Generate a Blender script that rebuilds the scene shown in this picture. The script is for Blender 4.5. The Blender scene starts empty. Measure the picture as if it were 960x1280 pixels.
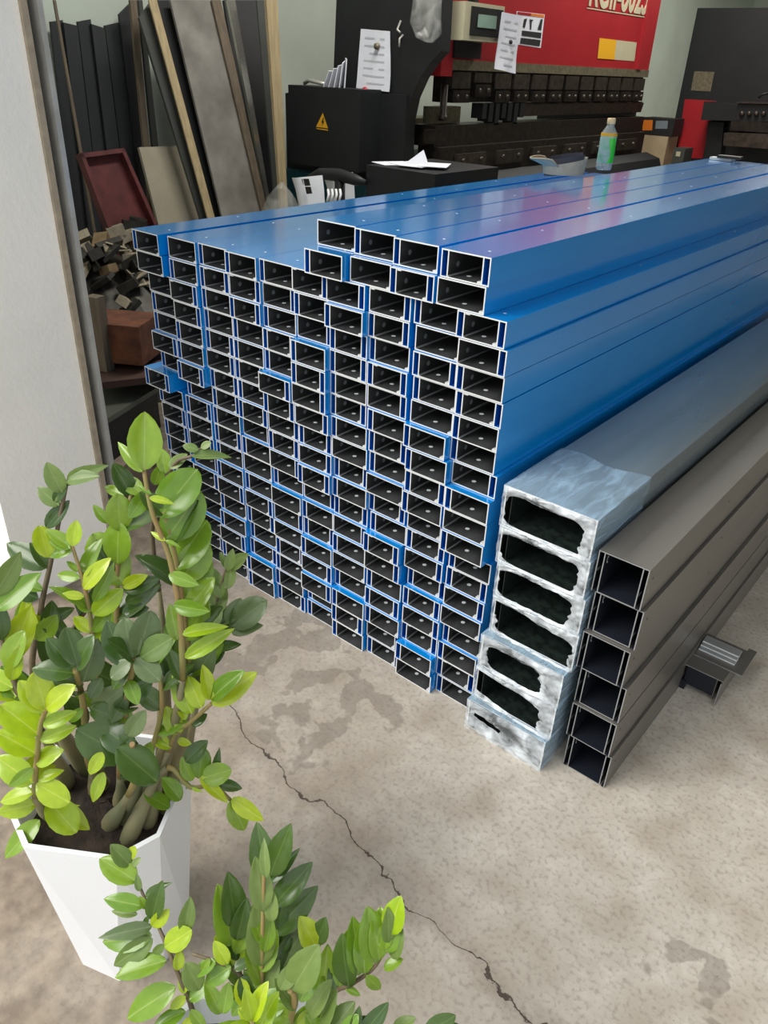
import bpy, math, random
import numpy as np
from mathutils import Matrix, Vector, noise
random.seed(7)
SC = bpy.context.scene
COL = SC.collection
# ------------------------------------------------------------------ camera
YAW, PITCH, ROLL, FPX = math.radians(-38.71), math.radians(30.28), math.radians(2.54), 960.0
CAM = Vector((0, 0, 1.5))
_f = Vector((math.sin(YAW)*math.cos(PITCH), math.cos(YAW)*math.cos(PITCH), -math.sin(PITCH)))
_r = Vector((math.cos(YAW), -math.sin(YAW), 0)); _u = _r.cross(_f)
RT = _r*math.cos(ROLL) + _u*math.sin(ROLL); UP = -_r*math.sin(ROLL) + _u*math.cos(ROLL); FW = _f
cd = bpy.data.cameras.new('camera'); cam = bpy.data.objects.new('camera', cd); COL.objects.link(cam)
cd.sensor_fit = 'VERTICAL'; cd.sensor_height = 36; cd.lens = 36*FPX/1280; cd.clip_start = .02
cam.matrix_world = Matrix(((RT.x, UP.x, -FW.x, CAM.x), (RT.y, UP.y, -FW.y, CAM.y), (RT.z, UP.z, -FW.z, CAM.z), (0, 0, 0, 1)))
SC.camera = cam
# ------------------------------------------------------------------ light
W = bpy.data.worlds.new('sky'); SC.world = W; W.use_nodes = True
bg = W.node_tree.nodes['Background']; bg.inputs[0].default_value = (.93, .965, 1.0, 1); bg.inputs[1].default_value = .82
def area(name, loc, target, sx, sy, power, col=(1, 1, 1)):
    l = bpy.data.lights.new(name, 'AREA'); l.shape = 'RECTANGLE'; l.size = sx; l.size_y = sy; l.energy = power; l.color = col
    o = bpy.data.objects.new(name, l); COL.objects.link(o); o.location = loc
    d = Vector(target) - Vector(loc); o.rotation_euler = d.to_track_quat('-Z', 'Y').to_euler()
sun = bpy.data.lights.new('sun', 'SUN'); sun.energy = 1.9; sun.angle = math.radians(35); sun.color = (1, .96, .9)
so = bpy.data.objects.new('sun', sun); COL.objects.link(so); so.rotation_euler = Vector((.38, .60, -.70)).to_track_quat('-Z', 'Y').to_euler()
for ly in (3.2, 6.6, 10):
    area('interior_fill', (-2.6, ly, 3.3), (-2.6, ly, 0), .5, 1.6, 40, (1, .97, .9))  # added area lights to brighten the deep interior, no fitting known there
SC.view_settings.view_transform = 'Standard'; SC.view_settings.look = 'None'
SC.view_settings.exposure = 0.78; SC.view_settings.gamma = 1.0; SC.view_settings.use_curve_mapping = False

# ------------------------------------------------------------------ pixel -> point on a plane of the scene
def ray(x, y): return RT*(x-480) - UP*(y-640) + FW*FPX
def onx(x, y, X): d = ray(x, y); return CAM + d*((X-CAM.x)/d.x)
def ony(x, y, Y): d = ray(x, y); return CAM + d*((Y-CAM.y)/d.y)
def onz(x, y, Z=0.): d = ray(x, y); return CAM + d*((Z-CAM.z)/d.z)
def at(x, y, depth): return CAM + ray(x, y)/FPX*depth
def onp(x, y, X0, k):                       # plane X = X0 - k*Z (things leaning on the left wall)
    d = ray(x, y); t = (X0 - k*CAM.z - CAM.x)/(d.x + k*d.z); return CAM + d*t

# ------------------------------------------------------------------ materials
def srgb(*c):
    return tuple((v/255/12.92 if v/255 <= .04045 else ((v/255+.055)/1.055)**2.4) for v in c) + (1,)
def mat(name, col, rough=.6, metal=0., var=0., vscale=8., bump=0., bscale=60., coat=0., stretch=None, spec=.5, col2=None, detail=6):
    m = bpy.data.materials.new(name); m.use_nodes = True; nt = m.node_tree; b = nt.nodes['Principled BSDF']
    b.inputs['Base Color'].default_value = col; b.inputs['Roughness'].default_value = rough; b.inputs['Metallic'].default_value = metal
    b.inputs['Coat Weight'].default_value = coat; b.inputs['Coat Roughness'].default_value = .12; b.inputs['Specular IOR Level'].default_value = spec
    if var or bump or col2:
        tc = nt.nodes.new('ShaderNodeTexCoord'); mp = nt.nodes.new('ShaderNodeMapping')
        nt.links.new(tc.outputs['Object'], mp.inputs['Vector'])
        if stretch: mp.inputs['Scale'].default_value = stretch
    if var or col2:
        n = nt.nodes.new('ShaderNodeTexNoise'); n.inputs['Scale'].default_value = vscale; n.inputs['Detail'].default_value = detail
        nt.links.new(mp.outputs[0], n.inputs['Vector'])
        r = nt.nodes.new('ShaderNodeValToRGB'); r.color_ramp.elements[0].position = .35; r.color_ramp.elements[1].position = .68
        c2 = col2 if col2 else tuple(min(1, c*(1+var)) for c in col[:3])+(1,)
        r.color_ramp.elements[0].color = tuple(c*(1-var) for c in col[:3])+(1,); r.color_ramp.elements[1].color = c2
        nt.links.new(n.outputs['Fac'], r.inputs[0]); nt.links.new(r.outputs[0], b.inputs['Base Color'])
    if bump:
        n2 = nt.nodes.new('ShaderNodeTexNoise'); n2.inputs['Scale'].default_value = bscale; n2.inputs['Detail'].default_value = 5
        nt.links.new(mp.outputs[0], n2.inputs['Vector'])
        bp = nt.nodes.new('ShaderNodeBump'); bp.inputs['Strength'].default_value = bump; bp.inputs['Distance'].default_value = .01
        nt.links.new(n2.outputs['Fac'], bp.inputs['Height']); nt.links.new(bp.outputs[0], b.inputs['Normal'])
    return m
M = {}
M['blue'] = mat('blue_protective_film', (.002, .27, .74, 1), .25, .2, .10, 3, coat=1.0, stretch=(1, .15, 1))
M['blue_shade'] = mat('blue_film_pocket_shade', (.005, .10, .42, 1), .3, .1)  # darker copy of the blue film, pocket shade put into its colour
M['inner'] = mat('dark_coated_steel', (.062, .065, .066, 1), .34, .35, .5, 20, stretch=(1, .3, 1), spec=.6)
M['cut'] = mat('bare_cut_steel', srgb(214, 217, 216), .45, .15)
M['bend'] = mat('bend_glint_edge_steel', (.30, .31, .31, 1), .4, .3)  # pale steel for cut edges, and painted glint on the inner bends
M['dot'] = mat('bright_rivet_hole', srgb(225, 232, 235), .4, .1)
M['dimple'] = mat('dull_hole', (.28, .33, .36, 1), .35, .4)
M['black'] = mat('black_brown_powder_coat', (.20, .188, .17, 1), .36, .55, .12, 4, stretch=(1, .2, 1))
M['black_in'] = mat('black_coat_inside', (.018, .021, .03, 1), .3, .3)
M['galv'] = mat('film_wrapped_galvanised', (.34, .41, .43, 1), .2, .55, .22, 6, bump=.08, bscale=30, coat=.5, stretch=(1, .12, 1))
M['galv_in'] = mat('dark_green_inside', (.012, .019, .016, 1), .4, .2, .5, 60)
M['plaster'] = mat('white_plaster', srgb(238, 236, 229), .85, 0, .035, 5, .18, 70)
M['wall'] = mat('pale_green_plaster', srgb(186, 196, 184), .85, 0, .06, 2.5, .1, 60)
M['ceil'] = mat('grey_roof_sheet', srgb(170, 172, 168), .8)
M['track'] = mat('grey_galvanised_track', srgb(186, 184, 176), .4, .4, .12, 12)
M['tan'] = mat('tan_edge_filler', srgb(158, 146, 126), .8, 0, .15, 30)
M['dark'] = mat('dark_rubber_board', (.020, .023, .025, 1), .6, 0, .25, 6, stretch=(1, 1, .2))
M['charcoal'] = mat('charcoal_paint', (.011, .012, .013, 1), .5, .1, .2, 10)
M['mblack'] = mat('machine_black_paint', (.009, .010, .011, 1), .55, 0, .2, 6)
M['iron'] = mat('oily_dark_iron', (.030, .023, .018, 1), .42, .45, .4, 25)
M['iron2'] = mat('worn_iron', (.075, .060, .047, 1), .4, .6, .3, 25)
M['red'] = mat('machine_red_paint', (.36, .016, .022, 1), .38, 0, .08, 3, coat=.2)
M['redtray'] = mat('dull_red_oxide', (.095, .018, .017, 1), .6, 0, .3, 12)
M['cream'] = mat('cream_plastic', srgb(186, 180, 150), .5, 0, .04, 8)
M['ruler'] = mat('worn_brass_strip', srgb(120, 112, 90), .5, .4, .25, 40)
M['beige'] = mat('beige_board', srgb(158, 150, 130), .7, 0, .07, 7)
M['slab'] = mat('grey_stained_sheet', srgb(150, 146, 138), .6, .1, 0, 4.5, col2=srgb(112, 107, 100))
M['woodl'] = mat('pale_timber', srgb(168, 150, 114), .65, 0, .16, 9, stretch=(6, 6, .6))
M['woodd'] = mat('dull_timber', srgb(104, 92, 76), .7, 0, .2, 9, stretch=(6, 6, .6))
M['darkgrey'] = mat('dark_grey_laminate', srgb(64, 66, 62), .5, 0, .1, 6)
M['chrome'] = mat('polished_rail', srgb(190, 186, 176), .2, .9)
M['paper'] = mat('white_paper', srgb(226, 228, 236), .8, 0, .03, 14)
M['ink'] = mat('grey_print', srgb(188, 190, 198), .8)
M['blackink'] = mat('black_print', (.012, .012, .012, 1), .6)
M['yellow'] = mat('warning_yellow', srgb(226, 168, 30), .5)
M['orange'] = mat('label_orange', srgb(222, 122, 40), .5)
M['screen'] = mat('grey_green_screen', srgb(140, 166, 150), .25, 0, .2, 5)
M['knobred'] = mat('red_button', (.5, .02, .03, 1), .3)
M['rust'] = mat('rusty_steel', srgb(96, 54, 32), .8, 0, .4, 14, .2, 40)
M['brown'] = mat('dark_brown_board', srgb(62, 40, 32), .75, 0, .3, 10)
M['plate'] = mat('grey_green_plate', srgb(92, 96, 86), .45, .3, .12, 5)
M['sack'] = mat('dark_brown_sack', srgb(84, 70, 60), .9, 0, .3, 12, .5, 30)
M['card'] = mat('cardboard', srgb(172, 152, 120), .85, 0, .06, 12)
M['teal'] = mat('teal_paint', (.006, .075, .10, 1), .5)
M['khaki'] = mat('khaki_cloth', srgb(178, 168, 146), .9, 0, .1, 40, .2, 300)
M['brim'] = mat('brim_underside', srgb(160, 130, 104), .9)
M['greycloth'] = mat('dark_grey_cloth', srgb(72, 70, 76), .9)
M['green'] = mat('bright_green_label', (.03, .62, .03, 1), .35, coat=.4)
M['white'] = mat('white_plastic', srgb(236, 238, 240), .45, 0, .02, 4)
M['scrapl'] = mat('pale_offcut', srgb(170, 160, 138), .5, .3, .2, 20)
M['scrapd'] = mat('dark_offcut', srgb(58, 56, 50), .5, .4, .3, 20)
M['scrapt'] = mat('tan_offcut', srgb(120, 100, 72), .6, .1, .2, 20)
M['soil'] = mat('dark_soil', srgb(46, 36, 28), .95, 0, .5, 40, .8, 60)
M['stem'] = mat('brown_green_stem', srgb(150, 124, 78), .6, 0, .14, 18, col2=srgb(126, 128, 70))
M['stemd'] = mat('dark_stem', srgb(96, 84, 62), .6, 0, .2, 18)
M['bulb'] = mat('swollen_green_stem', srgb(112, 116, 84), .6, 0, .15, 10, col2=srgb(140, 128, 92), bump=.1)
M['amber'] = mat('amber_cap', srgb(230, 200, 150), .4)
M['labelblue'] = mat('pale_label', srgb(200, 214, 216), .4, 0, .25, 40, col2=srgb(120, 180, 140))
M['pink'] = mat('dull_pink_brown', srgb(120, 92, 80), .8)

def clear_film(name, alpha_lo, alpha_hi, scale, col=(.82, .86, .88, 1), rough=.12, bump=.9, stretch=(1, 1, 1), lo=.38, hi=.68, dist=1.2):
    m = bpy.data.materials.new(name); m.use_nodes = True; nt = m.node_tree; b = nt.nodes['Principled BSDF']
    b.inputs['Base Color'].default_value = col; b.inputs['Roughness'].default_value = rough; b.inputs['Specular IOR Level'].default_value = .9
    tc = nt.nodes.new('ShaderNodeTexCoord')
    n = nt.nodes.new('ShaderNodeTexNoise'); n.inputs['Scale'].default_value = scale; n.inputs['Detail'].default_value = 4; n.inputs['Distortion'].default_value = dist
    mp = nt.nodes.new('ShaderNodeMapping'); mp.inputs['Scale'].default_value = stretch; nt.links.new(tc.outputs['Object'], mp.inputs[0]); nt.links.new(mp.outputs[0], n.inputs['Vector'])
    r = nt.nodes.new('ShaderNodeMapRange'); r.inputs['From Min'].default_value = lo; r.inputs['From Max'].default_value = hi
    r.inputs['To Min'].default_value = alpha_lo; r.inputs['To Max'].default_value = alpha_hi
    nt.links.new(n.outputs['Fac'], r.inputs['Value']); nt.links.new(r.outputs[0], b.inputs['Alpha'])
    bp = nt.nodes.new('ShaderNodeBump'); bp.inputs['Strength'].default_value = bump; bp.inputs['Distance'].default_value = .02
    nt.links.new(n.outputs['Fac'], bp.inputs['Height']); nt.links.new(bp.outputs[0], b.inputs['Normal'])
    return m
M['film'] = clear_film('crumpled_stretch_film', .14, .80, 20, (.84, .90, .94, 1), rough=.1, bump=.7, lo=.36, hi=.68, dist=.5)  # whiter, more opaque streaks imitate highlights on the folds
M['film_flat'] = clear_film('smooth_stretch_film', .18, .55, 16, (.46, .66, .84, 1), .12, .3, stretch=(2.2, .5, 2.2))
M['bag'] = clear_film('clear_plastic_bag', .12, .42, 9, (.62, .62, .58, 1), .15, .5)
M['bottle'] = clear_film('clear_bottle_plastic', .3, .4, 10, (.75, .82, .78, 1), .08, 0)

def leaf_mat(name, c1, c2, vein, transl=.2, rough=.22):
    m = bpy.data.materials.new(name); m.use_nodes = True; nt = m.node_tree; b = nt.nodes['Principled BSDF']; N = nt.nodes; L = nt.links
    oi = N.new('ShaderNodeObjectInfo'); tc = N.new('ShaderNodeTexCoord')
    mx = N.new('ShaderNodeMix'); mx.data_type = 'RGBA'; L.new(oi.outputs['Random'], mx.inputs[0]); mx.inputs[6].default_value = c1; mx.inputs[7].default_value = c2
    sx = N.new('ShaderNodeSeparateXYZ'); L.new(tc.outputs['Object'], sx.inputs[0])
    ab = N.new('ShaderNodeMath'); ab.operation = 'ABSOLUTE'; L.new(sx.outputs[0], ab.inputs[0])
    mr = N.new('ShaderNodeMapRange'); mr.inputs['From Min'].default_value = .004; mr.inputs['From Max'].default_value = .02; mr.inputs['To Min'].default_value = .55; mr.inputs['To Max'].default_value = 0
    L.new(ab.outputs[0], mr.inputs['Value'])
    m2 = N.new('ShaderNodeMix'); m2.data_type = 'RGBA'; L.new(mr.outputs[0], m2.inputs[0]); L.new(mx.outputs[2], m2.inputs[6]); m2.inputs[7].default_value = vein
    nz = N.new('ShaderNodeTexNoise'); nz.inputs['Scale'].default_value = 3.5; L.new(tc.outputs['Object'], nz.inputs['Vector'])
    m3 = N.new('ShaderNodeMix'); m3.data_type = 'RGBA'; m3.blend_type = 'MULTIPLY'; m3.inputs[0].default_value = .35
    rr = N.new('ShaderNodeValToRGB'); rr.color_ramp.elements[0].position = .3; rr.color_ramp.elements[0].color = (.45, .55, .35, 1); rr.color_ramp.elements[1].position = .65; rr.color_ramp.elements[1].color = (1, 1, 1, 1)
    L.new(nz.outputs['Fac'], rr.inputs[0]); L.new(m2.outputs[2], m3.inputs[6]); L.new(rr.outputs[0], m3.inputs[7])
    L.new(m3.outputs[2], b.inputs['Base Color']); b.inputs['Roughness'].default_value = rough
    tr = N.new('ShaderNodeBsdfTranslucent'); L.new(m3.outputs[2], tr.inputs[0])
    ms = N.new('ShaderNodeMixShader'); ms.inputs[0].default_value = transl; L.new(b.outputs[0], ms.inputs[1]); L.new(tr.outputs[0], ms.inputs[2])
    L.new(ms.outputs[0], N['Material Output'].inputs[0])
    return m
LM = {'bright': leaf_mat('young_yellow_green_leaf', (.30, .46, .015, 1), (.42, .52, .02, 1), (.55, .60, .12, 1)),
      'mid': leaf_mat('glossy_green_leaf', (.14, .27, .02, 1), (.23, .36, .03, 1), (.36, .46, .12, 1)),
      'pale': leaf_mat('pale_grey_green_leaf', (.13, .21, .045, 1), (.20, .28, .07, 1), (.28, .36, .13, 1), .25, .4),
      'deep': leaf_mat('dark_green_leaf', (.045, .095, .02, 1), (.075, .135, .025, 1), (.14, .22, .06, 1), .2),
      'grey': leaf_mat('blue_grey_green_leaf', (.085, .14, .05, 1), (.135, .185, .07, 1), (.2, .26, .12, 1), .18, .33)}

def floor_mat():
    m = bpy.data.materials.new('worn_concrete'); m.use_nodes = True; nt = m.node_tree; b = nt.nodes['Principled BSDF']; N = nt.nodes; L = nt.links
    tc = N.new('ShaderNodeTexCoord'); sx = N.new('ShaderNodeSeparateXYZ'); L.new(tc.outputs['Object'], sx.inputs[0])
    def nz(s, d=6, dist=0.):
        n = N.new('ShaderNodeTexNoise'); n.inputs['Scale'].default_value = s; n.inputs['Detail'].default_value = d; n.inputs['Distortion'].default_value = dist
        L.new(tc.outputs['Object'], n.inputs['Vector']); return n.outputs['Fac']
    def mth(op, a, bb=None, clamp=False):
        n = N.new('ShaderNodeMath'); n.operation = op; n.use_clamp = clamp
        for i, v in enumerate((a, bb)):
            if v is None: continue
            if isinstance(v, (int, float)): n.inputs[i].default_value = v
            else: L.new(v, n.inputs[i])
        return n.outputs[0]
    def rng(v, a, bb, c=0., d=1.):
        n = N.new('ShaderNodeMapRange'); n.inputs['From Min'].default_value = a; n.inputs['From Max'].default_value = bb; n.inputs['To Min'].default_value = c; n.inputs['To Max'].default_value = d
        L.new(v, n.inputs['Value']); return n.outputs[0]
    def mix(f, a, bb, mode='MIX'):
        n = N.new('ShaderNodeMix'); n.data_type = 'RGBA'; n.blend_type = mode
        if isinstance(f, float): n.inputs[0].default_value = f
        else: L.new(f, n.inputs[0])
        for i, v in ((6, a), (7, bb)):
            if isinstance(v, tuple): n.inputs[i].default_value = v
            else: L.new(v, n.inputs[i])
        return n.outputs[2]
    base = mix(rng(nz(2.2, 10), .3, .7), srgb(176, 169, 157), srgb(202, 195, 184))
    base = mix(rng(nz(30, 10), .42, .66), mix(.3, base, srgb(146, 136, 122)), base)
    base = mix(mth('MULTIPLY', rng(nz(7.5, 10), .46, .70), .6), base, srgb(146, 133, 116))
    base = mix(mth('MULTIPLY', rng(nz(90, 4), .5, .68), .42), base, srgb(120, 110, 98))
    # brown soil dust on the apron in front of the slab joint, heavier to the left, widened to paint in the shadow beside the pot
    x, y = sx.outputs[0], sx.outputs[1]
    d = mth('ADD', mth('MULTIPLY', x, .9), mth('MULTIPLY', y, 1.0))
    dirt_shade = rng(mth('ADD', d, mth('MULTIPLY', nz(3.5, 6), 1.3)), 1.35, -.05)
    base = mix(mth('MULTIPLY', dirt_shade, .85), base, mix(rng(nz(26, 8), .35, .65), srgb(96, 82, 68), srgb(134, 120, 102)))
    # water stains by the stack
    def spot(px, py, rad):
        dx = mth('SUBTRACT', x, px); dy = mth('SUBTRACT', y, py)
        r = mth('SQRT', mth('ADD', mth('MULTIPLY', dx, dx), mth('MULTIPLY', dy, dy)))
        return rng(r, rad, rad*.45)
    blot = mth('MAXIMUM', spot(-1.05, 1.09, .27), mth('MAXIMUM', spot(-1.35, 1.18, .3), spot(-.03, 1.02, .12)))
    wet = rng(mth('ADD', nz(8.5, 3, .3), mth('MULTIPLY', blot, .16)), .645, .67)
    wet = mth('MULTIPLY', wet, rng(blot, 0, .12))
    base = mix(mth('MULTIPLY', wet, .42), base, srgb(98, 90, 80))
    # hairline crack along the joint
    wob = mth('MULTIPLY', mth('SUBTRACT', nz(7, 6), .5), .15)
    line = mth('SUBTRACT', mth('SUBTRACT', y, mth('MULTIPLY', mth('ADD', x, 1.0), -.116)), mth('ADD', wob, .878))
    dist = mth('ABSOLUTE', line)
    wid = rng(nz(5.5, 4), .3, .7, .0007, .0036)
    cr = mth('SUBTRACT', 1., mth('DIVIDE', dist, wid), True)
    cr = mth('MULTIPLY', cr, rng(x, -1.9, -1.2))
    halo = rng(dist, .035, .0, 0, .35)
    base = mix(halo, base, srgb(120, 108, 94)); base = mix(rng(cr, 0., .5, 0., .92), base, srgb(62, 51, 42))
    sp = rng(nz(120, 3), .70, .74); base = mix(mth('MULTIPLY', sp, .6), base, srgb(84, 76, 66))
    L.new(base, b.inputs['Base Color']); b.inputs['Roughness'].default_value = .82
    bp = N.new('ShaderNodeBump'); bp.inputs['Strength'].default_value = .25; bp.inputs['Distance'].default_value = .006
    hh = mth('SUBTRACT', mth('ADD', nz(45, 8), mth('MULTIPLY', nz(12, 6), .8)), mth('MULTIPLY', cr, 1.6))
    L.new(hh, bp.inputs['Height']); L.new(bp.outputs[0], b.inputs['Normal'])
    return m
M['floor'] = floor_mat()

# ------------------------------------------------------------------ mesh builder
class MB:
    def __init__(s): s.v = []; s.f = []; s.m = []; s.mats = []; s.sm = []
    def mi(s, n):
        if n not in s.mats: s.mats.append(n)
        return s.mats.index(n)
    def face(s, pts, m, smooth=False):
        i = len(s.v); s.v += [tuple(p) for p in pts]; s.f.append(tuple(range(i, i+len(pts)))); s.m.append(s.mi(m)); s.sm.append(smooth)
    def box(s, x0, x1, y0, y1, z0, z1, m, T=None):
        # m: one name or dict of face -> name with key '*'
        g = (lambda k: m) if isinstance(m, str) else (lambda k: m.get(k, m['*']))
        P = [(x0, y0, z0), (x1, y0, z0), (x1, y1, z0), (x0, y1, z0), (x0, y0, z1), (x1, y0, z1), (x1, y1, z1), (x0, y1, z1)]
        if T is not None: P = [tuple(T @ Vector(p)) for p in P]
        i = len(s.v); s.v += P
        for k, q in (('-z', (0, 3, 2, 1)), ('+z', (4, 5, 6, 7)), ('-y', (0, 1, 5, 4)), ('+x', (1, 2, 6, 5)), ('+y', (2, 3, 7, 6)), ('-x', (3, 0, 4, 7))):
            s.f.append(tuple(i+a for a in q)); s.m.append(s.mi(g(k))); s.sm.append(False)
    def solid(s, quad, n, th, m):           # slab: polygon extruded by th against n
        n = Vector(n)*th; A = [Vector(p) for p in quad]; B = [p-n for p in A]; k = len(A)
        s.face(A, m); s.face(B[::-1], m)
        for i in range(k): j = (i+1) % k; s.face((A[i], B[i], B[j], A[j]), m)
    def disc(s, c, u, v, r, m, n=8):
        c, u, v = Vector(c), Vector(u), Vector(v)
        s.face([c+u*(r*math.cos(2*math.pi*i/n))+v*(r*math.sin(2*math.pi*i/n)) for i in range(n)], m)
    def tube(s, pts, rad, m, n=8, cap=True):
        pts = [Vector(p) for p in pts]; rings = []; prev = None
        for i, p in enumerate(pts):
            t = (pts[min(i+1, len(pts)-1)]-pts[max(i-1, 0)]).normalized()
            a = prev if prev is not None else (Vector((0, 0, 1)) if abs(t.z) < .9 else Vector((1, 0, 0)))
            u = (a - t*a.dot(t)).normalized(); prev = u; w = t.cross(u)
            r = rad[i] if isinstance(rad, (list, tuple)) else rad
            k = len(s.v); s.v += [tuple(p+(u*math.cos(2*math.pi*j/n)+w*math.sin(2*math.pi*j/n))*r) for j in range(n)]; rings.append(k)
        for a, b in zip(rings, rings[1:]):
            for j in range(n):
                q = (j+1) % n; s.f.append((a+j, a+q, b+q, b+j)); s.m.append(s.mi(m)); s.sm.append(True)
        if cap:
            for k, fl in ((rings[0], True), (rings[-1], False)):
                idx = tuple(k+j for j in range(n)); s.f.append(idx[::-1] if fl else idx); s.m.append(s.mi(m)); s.sm.append(False)
    def lathe(s, prof, c, m, n=20, axis=None):
        # prof: (r, z[, mat]) list
        c = Vector(c); q = Vector(axis).to_track_quat('Z', 'Y').to_matrix() if axis else Matrix.Identity(3); rings = []
        for p in prof:
            k = len(s.v); s.v += [tuple(c + q @ Vector((p[0]*math.cos(2*math.pi*j/n), p[0]*math.sin(2*math.pi*j/n), p[1]))) for j in range(n)]; rings.append(k)
        for i, (a, b) in enumerate(zip(rings, rings[1:])):
            mm = prof[i][2] if len(prof[i]) > 2 else m
            for j in range(n):
                w = (j+1) % n; s.f.append((a+j, a+w, b+w, b+j)); s.m.append(s.mi(mm)); s.sm.append(True)
    def grid(s, P, m, smooth=True):         # P rows of points
        k = len(s.v); R, C_ = len(P), len(P[0])
        for r in P: s.v += [tuple(p) for p in r]
        for i in range(R-1):
            for j in range(C_-1):
                a = k+i*C_+j; s.f.append((a, a+1, a+C_+1, a+C_)); s.m.append(s.mi(m)); s.sm.append(smooth)
    def mesh(s, name, off=(0, 0, 0)):
        me = bpy.data.meshes.new(name); ox, oy, oz = off
        me.from_pydata([(a-ox, b-oy, c-oz) for a, b, c in s.v], [], s.f)
        for n in s.mats: me.materials.append(M[n] if n in M else LM[n])
        me.polygons.foreach_set('material_index', s.m); me.polygons.foreach_set('use_smooth', s.sm); me.update(); return me
    def build(s, name, parent=None, origin=None):
        if parent is not None: off = worldloc(parent)
        elif origin is not None: off = tuple(origin)
        else:
            a = np.array(s.v); off = ((a[:, 0].min()+a[:, 0].max())/2, (a[:, 1].min()+a[:, 1].max())/2, a[:, 2].min())
        o = bpy.data.objects.new(name, s.mesh(name, off)); COL.objects.link(o)
        if parent is not None: o.parent = parent
        else: o.location = off
        return o
def worldloc(o):
    v = Vector(o.location)
    while o.parent: o = o.parent; v += Vector(o.location)
    return tuple(v)
def tag(o, label, cat, group=None):
    o['label'] = label; o['category'] = cat
    if group: o['group'] = group
    return o
def thing(name, label, cat, loc=(0, 0, 0), group=None):
    o = bpy.data.objects.new(name, None); COL.objects.link(o); o.location = loc; o.empty_display_size = .1
    return tag(o, label, cat, group)
def struct(mb, name, parent=None):
    o = mb.build(name, parent)
    if parent is None: o['kind'] = 'structure'
    return o
def one(name, label, cat, mb, group=None): return tag(mb.build(name), label, cat, group)

# ------------------------------------------------------------------ setting
JX, JY0, JY1 = -2.05, .79, 1.10
WX = -4.6
b = MB(); b.face([(-14, -14, 0), (14, -14, 0), (14, 14, 0), (-14, 14, 0)], 'floor'); struct(b, 'floor')
b = MB(); b.box(WX-.2, WX, JY0, 14, 0, 3.6, 'wall'); struct(b, 'wall_left')
b = MB(); b.box(WX, 6, 14, 14.2, 0, 3.6, 'wall'); struct(b, 'wall_back')
b = MB(); b.box(6, 6.2, 3.5, 14.2, 0, 3.6, 'wall'); struct(b, 'wall_right')
b = MB(); b.box(WX-.2, 6.2, JY0, 14.2, 3.6, 3.7, 'ceil'); struct(b, 'ceiling')
b = MB(); b.box(WX, JX, JY0, JY1, 0, 3.6, 'plaster'); b.box(JX, 6.2, JY0, JY1-.05, 2.75, 3.6, 'plaster'); struct(b, 'wall_front')  # second box: unseen lintel added to limit the sun reaching inside
# roller shutter guide on the inner edge of the jamb
b = MB(); b.box(JX-.05, JX+.012, JY1, JY1+.016, 0, 3.59, 'tan'); tr = struct(b, 'trim_1')
g = MB(); g.box(JX-.05, JX+.004, JY1+.018, JY1+.021, 0, 3.59, 'track'); g.box(JX-.05, JX-.046, JY1+.021, JY1+.036, 0, 3.59, 'darkgrey')
g.box(JX-.05, JX+.022, JY1+.036, JY1+.040, 0, 3.59, 'track'); g.box(JX+.010, JX+.022, JY1+.040, JY1+.050, 0, 3.59, 'track'); g.build('guide_channel', tr)

# ------------------------------------------------------------------ blue-filmed channels
CW, CH, CL, CT, PK = .1222, .0577, 2.62, .0029, .0165
def channel_mesh(kind, seed):
    rnd = random.Random(seed); b = MB(); L_ = 'L' in kind; R_ = 'R' in kind
    a0 = PK if L_ else 0; a1 = CW-PK if R_ else CW
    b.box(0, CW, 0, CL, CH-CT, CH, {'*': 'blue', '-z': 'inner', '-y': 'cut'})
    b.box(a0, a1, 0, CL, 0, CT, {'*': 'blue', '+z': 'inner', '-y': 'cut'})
    if L_: b.box(0, a0, 0, CL, 0, CT, {'*': 'blue', '+z': 'blue_shade', '-y': 'cut'})
    if R_: b.box(a1, CW, 0, CL, 0, CT, {'*': 'blue', '+z': 'blue_shade', '-y': 'cut'})
    b.box(0, CT, 0, CL, CT, CH-CT, {'*': 'blue', '+x': 'blue_shade' if L_ else 'inner', '-y': 'cut'})
    b.box(CW-CT, CW, 0, CL, CT, CH-CT, {'*': 'blue', '-x': 'blue_shade' if R_ else 'inner', '-y': 'cut'})
    if L_: b.box(a0, a0+CT, 0, CL, CT, CH-CT, {'*': 'inner', '-x': 'blue_shade', '-y': 'cut'})
    if R_: b.box(a1-CT, a1, 0, CL, CT, CH-CT, {'*': 'inner', '+x': 'blue_shade', '-y': 'cut'})
    ix = a0+CT; k = .0028
    b.face([(ix, .001, CT+k), (ix, CL, CT+k), (ix+k, CL, CT), (ix+k, .001, CT)], 'bend')  # lighter strip paints the light caught along the inner bend
    b.face([(ix, .001, CT+k), (ix+k, .001, CT), (ix, .001, CT)], 'cut')
    if rnd.random() < .7:                       # small return tabs at the right end
        b.box(a1-CT-.010, a1-CT, .001, .012, CT, CT+.0035, 'cut')
    if rnd.random() < .35: b.box(ix, ix+.011, .001, .008, CH-CT-.003, CH-CT, 'cut')
    xm = (a0+a1)/2
    b.disc((xm-.012, .036, CT+.0006), (1, 0, 0), (0, 1, 0), .0058, 'dot')  # pale disc paints the light showing in the floor hole
    b.disc((ix+.0006, .034, CH*.42), (0, 1, 0), (0, 0, 1), .0062, 'dimple')
    y = .03+rnd.random()*.05
    for i in range(7):
        b.disc((CW*(.3 if i % 2 else .7), y, CH+.0006), (1, 0, 0), (0, 1, 0), .0036, 'dot'); y += .30+.08*(i % 3)
    return b.mesh('channel')
KINDS = ['L', 'L', 'R', 'LR', 'LR', 'N', 'L', 'R']
CHM = [channel_mesh(k, i) for i, k in enumerate(KINDS)]
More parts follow.
